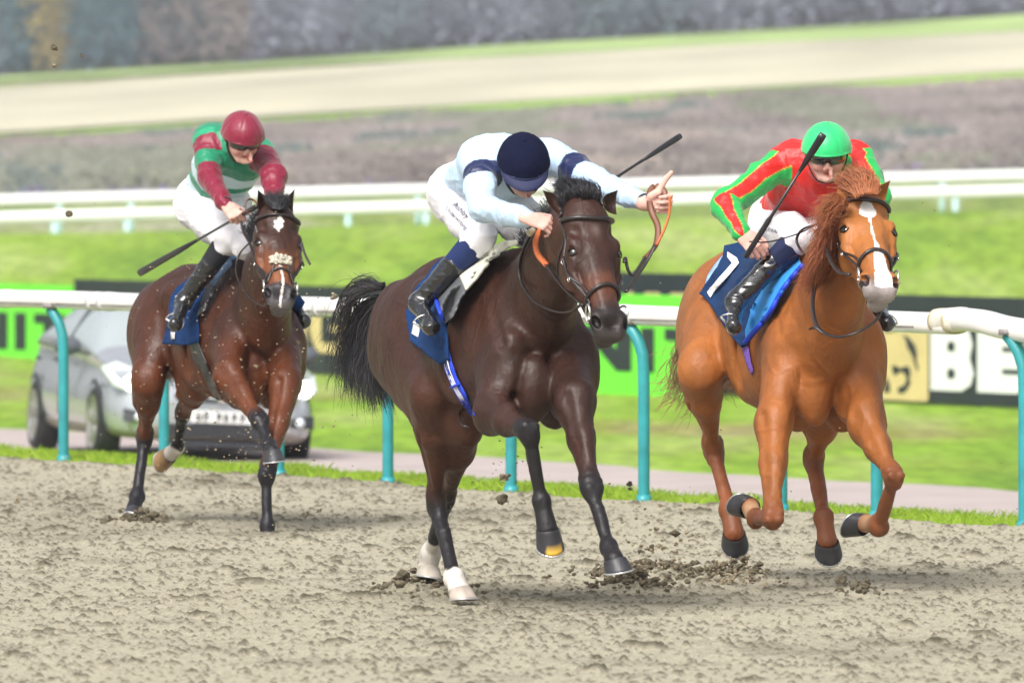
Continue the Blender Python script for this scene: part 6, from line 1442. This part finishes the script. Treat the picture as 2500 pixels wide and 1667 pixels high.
cloth_text('GLOBAL', Rr.bb, Rr.root, 1860, 560, 14, 12, ink, .9)
# ================================================================== sand flung up by the hooves
def clod(px, py, d, r, seed, label):
    V = []; F = []; n = 0; c = P(px, py, d)
    for i in range(5):
        v, f = lump(c+np.array((random.gauss(0, r*.5), random.gauss(0, r*.5), random.gauss(0, r*.55)))*(i > 0), r*(1 if i == 0 else random.uniform(.4, .75)), (seed*5+i) % 60); V.append(v); F += [tuple(k+n for k in q) for q in f]; n += len(v)
    o = mk('sand_clod', np.concatenate(V), F, damp_m if seed % 3 else flysand_m, smooth=False); tag(o, label, 'clod', 'clods of sand in the air')
CL = [(131, 118, 60, .017, 'largest clod of the three flying high at the top left'), (200, 136, 60, .010, 'small clod high at the top left, right of the largest one'), (132, 160, 60, .011, 'small clod high at the top left, just below the largest one'),
      (168, 522, 60, .018, 'pale clod in the air in front of the two far rails at the left edge'), (1225, 1218, 50, .026, 'large dark clod in the air below the lifted foreleg of the middle horse'), (1232, 1165, 50, .018, 'dark clod just above the larger one, left of the lifted foreleg of the middle horse'),
      (1538, 1182, 50, .014, 'greenish clod in front of the path beside the tall rail post'), (1648, 1302, 52, .018, 'dark clod over the sand, left of the chestnut hind hoof'), (1602, 1290, 52, .012, 'smaller clod left of the dark one over the sand'), (1590, 1340, 52, .014, 'clod low over the kicked-up sand between the middle horse and the chestnut'),
      (1560, 1345, 52, .010, 'tiny clod low over the kicked-up sand beside the middle horse hoof'), (45, 1222, 59, .014, 'dark clod over the sand near the left edge'), (778, 1247, 58, .011, 'upper of two clods over the sand right of the left bay horse'), (748, 1256, 58, .010, 'lower of two clods over the sand right of the left bay horse'),
      (815, 722, 56, .015, 'pale clod in the air before the black board with gold letters'), (2055, 1414, 50.5, .020, 'round dark clod lying on the sand under the chestnut')]
for i, (x, y, d, r, lb) in enumerate(CL): clod(x, y, d, r, i+1, lb)
sb = MB(); R3 = random.Random(12)
def spray(n, fx, fy, fd, r0, r1):
    for i in range(n):
        x, y, d = fx(), fy(), fd(); v, f = lump(P(x, y, d), R3.uniform(r0, r1)**1.0, i % 50); sb.add(v, f)
g_ = R3.gauss; u_ = R3.uniform
spray(300, lambda: g_(560, 150), lambda: g_(900, 190), lambda: u_(58.6, 60), .0018, .0050)
spray(110, lambda: g_(560, 110), lambda: g_(1100, 60), lambda: u_(58.6, 61), .002, .007)
spray(90, lambda: g_(1600, 55), lambda: 1400-abs(g_(0, 90)), lambda: u_(51.5, 53), .003, .010)
spray(110, lambda: g_(1795, 45), lambda: 1425-abs(g_(0, 28)), lambda: u_(51.8, 52.8), .003, .011)
spray(60, lambda: g_(1510, 40), lambda: 1400-abs(g_(0, 18)), lambda: u_(51, 52), .003, .010)
spray(60, lambda: g_(1250, 60), lambda: g_(1160, 60), lambda: u_(50, 51), .0015, .005)
spray(120, lambda: u_(0, 2500), lambda: u_(250, 1300), lambda: u_(50, 60), .0012, .004)
spray(60, lambda: g_(340, 30), lambda: 1290-abs(g_(0, 12)), lambda: u_(60.9, 61.2), .003, .012)
tag(sb.done('flung_sand', flysand_m, smooth=False), 'specks of sand flying around the galloping legs', 'sand', kind='stuff')
# sand stuck to the bay
st = MB()
for i in range(85):
    x, y = u_(310, 730), u_(640, 1150); h_ = hit(B.bvh, x, y, .001)
    if h_ is None: continue
    v, f = lump(h_, R3.uniform(.002, .006) if i > 8 else R3.uniform(.009, .016), i % 50); v = h_+(v-h_)*np.array((1, .5, 1)); st.add(v, f)
o = st.done('stuck_sand', flysand_m, B.root, smooth=False); o['kind'] = 'stuff'

# ================================================================== hazy air
def haze():
    x0, x1, y0, y1, z0, z1 = -620., 620., -45., 1420., -3.5, 75.
    V = [(x, y, z) for x in (x0, x1) for y in (y0, y1) for z in (z0, z1)]
    m = bpy.data.materials.new('haze_air'); m.use_nodes = True; n = m.node_tree.nodes; l = m.node_tree.links; n.clear()
    v = n.new('ShaderNodeVolumePrincipled'); v.inputs['Density'].default_value = .00030; v.inputs['Color'].default_value = (.90, .93, 1, 1); v.inputs['Anisotropy'].default_value = .2
    o_ = n.new('ShaderNodeOutputMaterial'); l.new(v.outputs[0], o_.inputs['Volume'])
    o = mk('haze', V, [(0, 1, 3, 2), (4, 6, 7, 5), (0, 4, 5, 1), (2, 3, 7, 6), (0, 2, 6, 4), (1, 5, 7, 3)], m, smooth=False); tag(o, 'pale blue haze lying over the far hill', 'haze', kind='stuff')
haze()
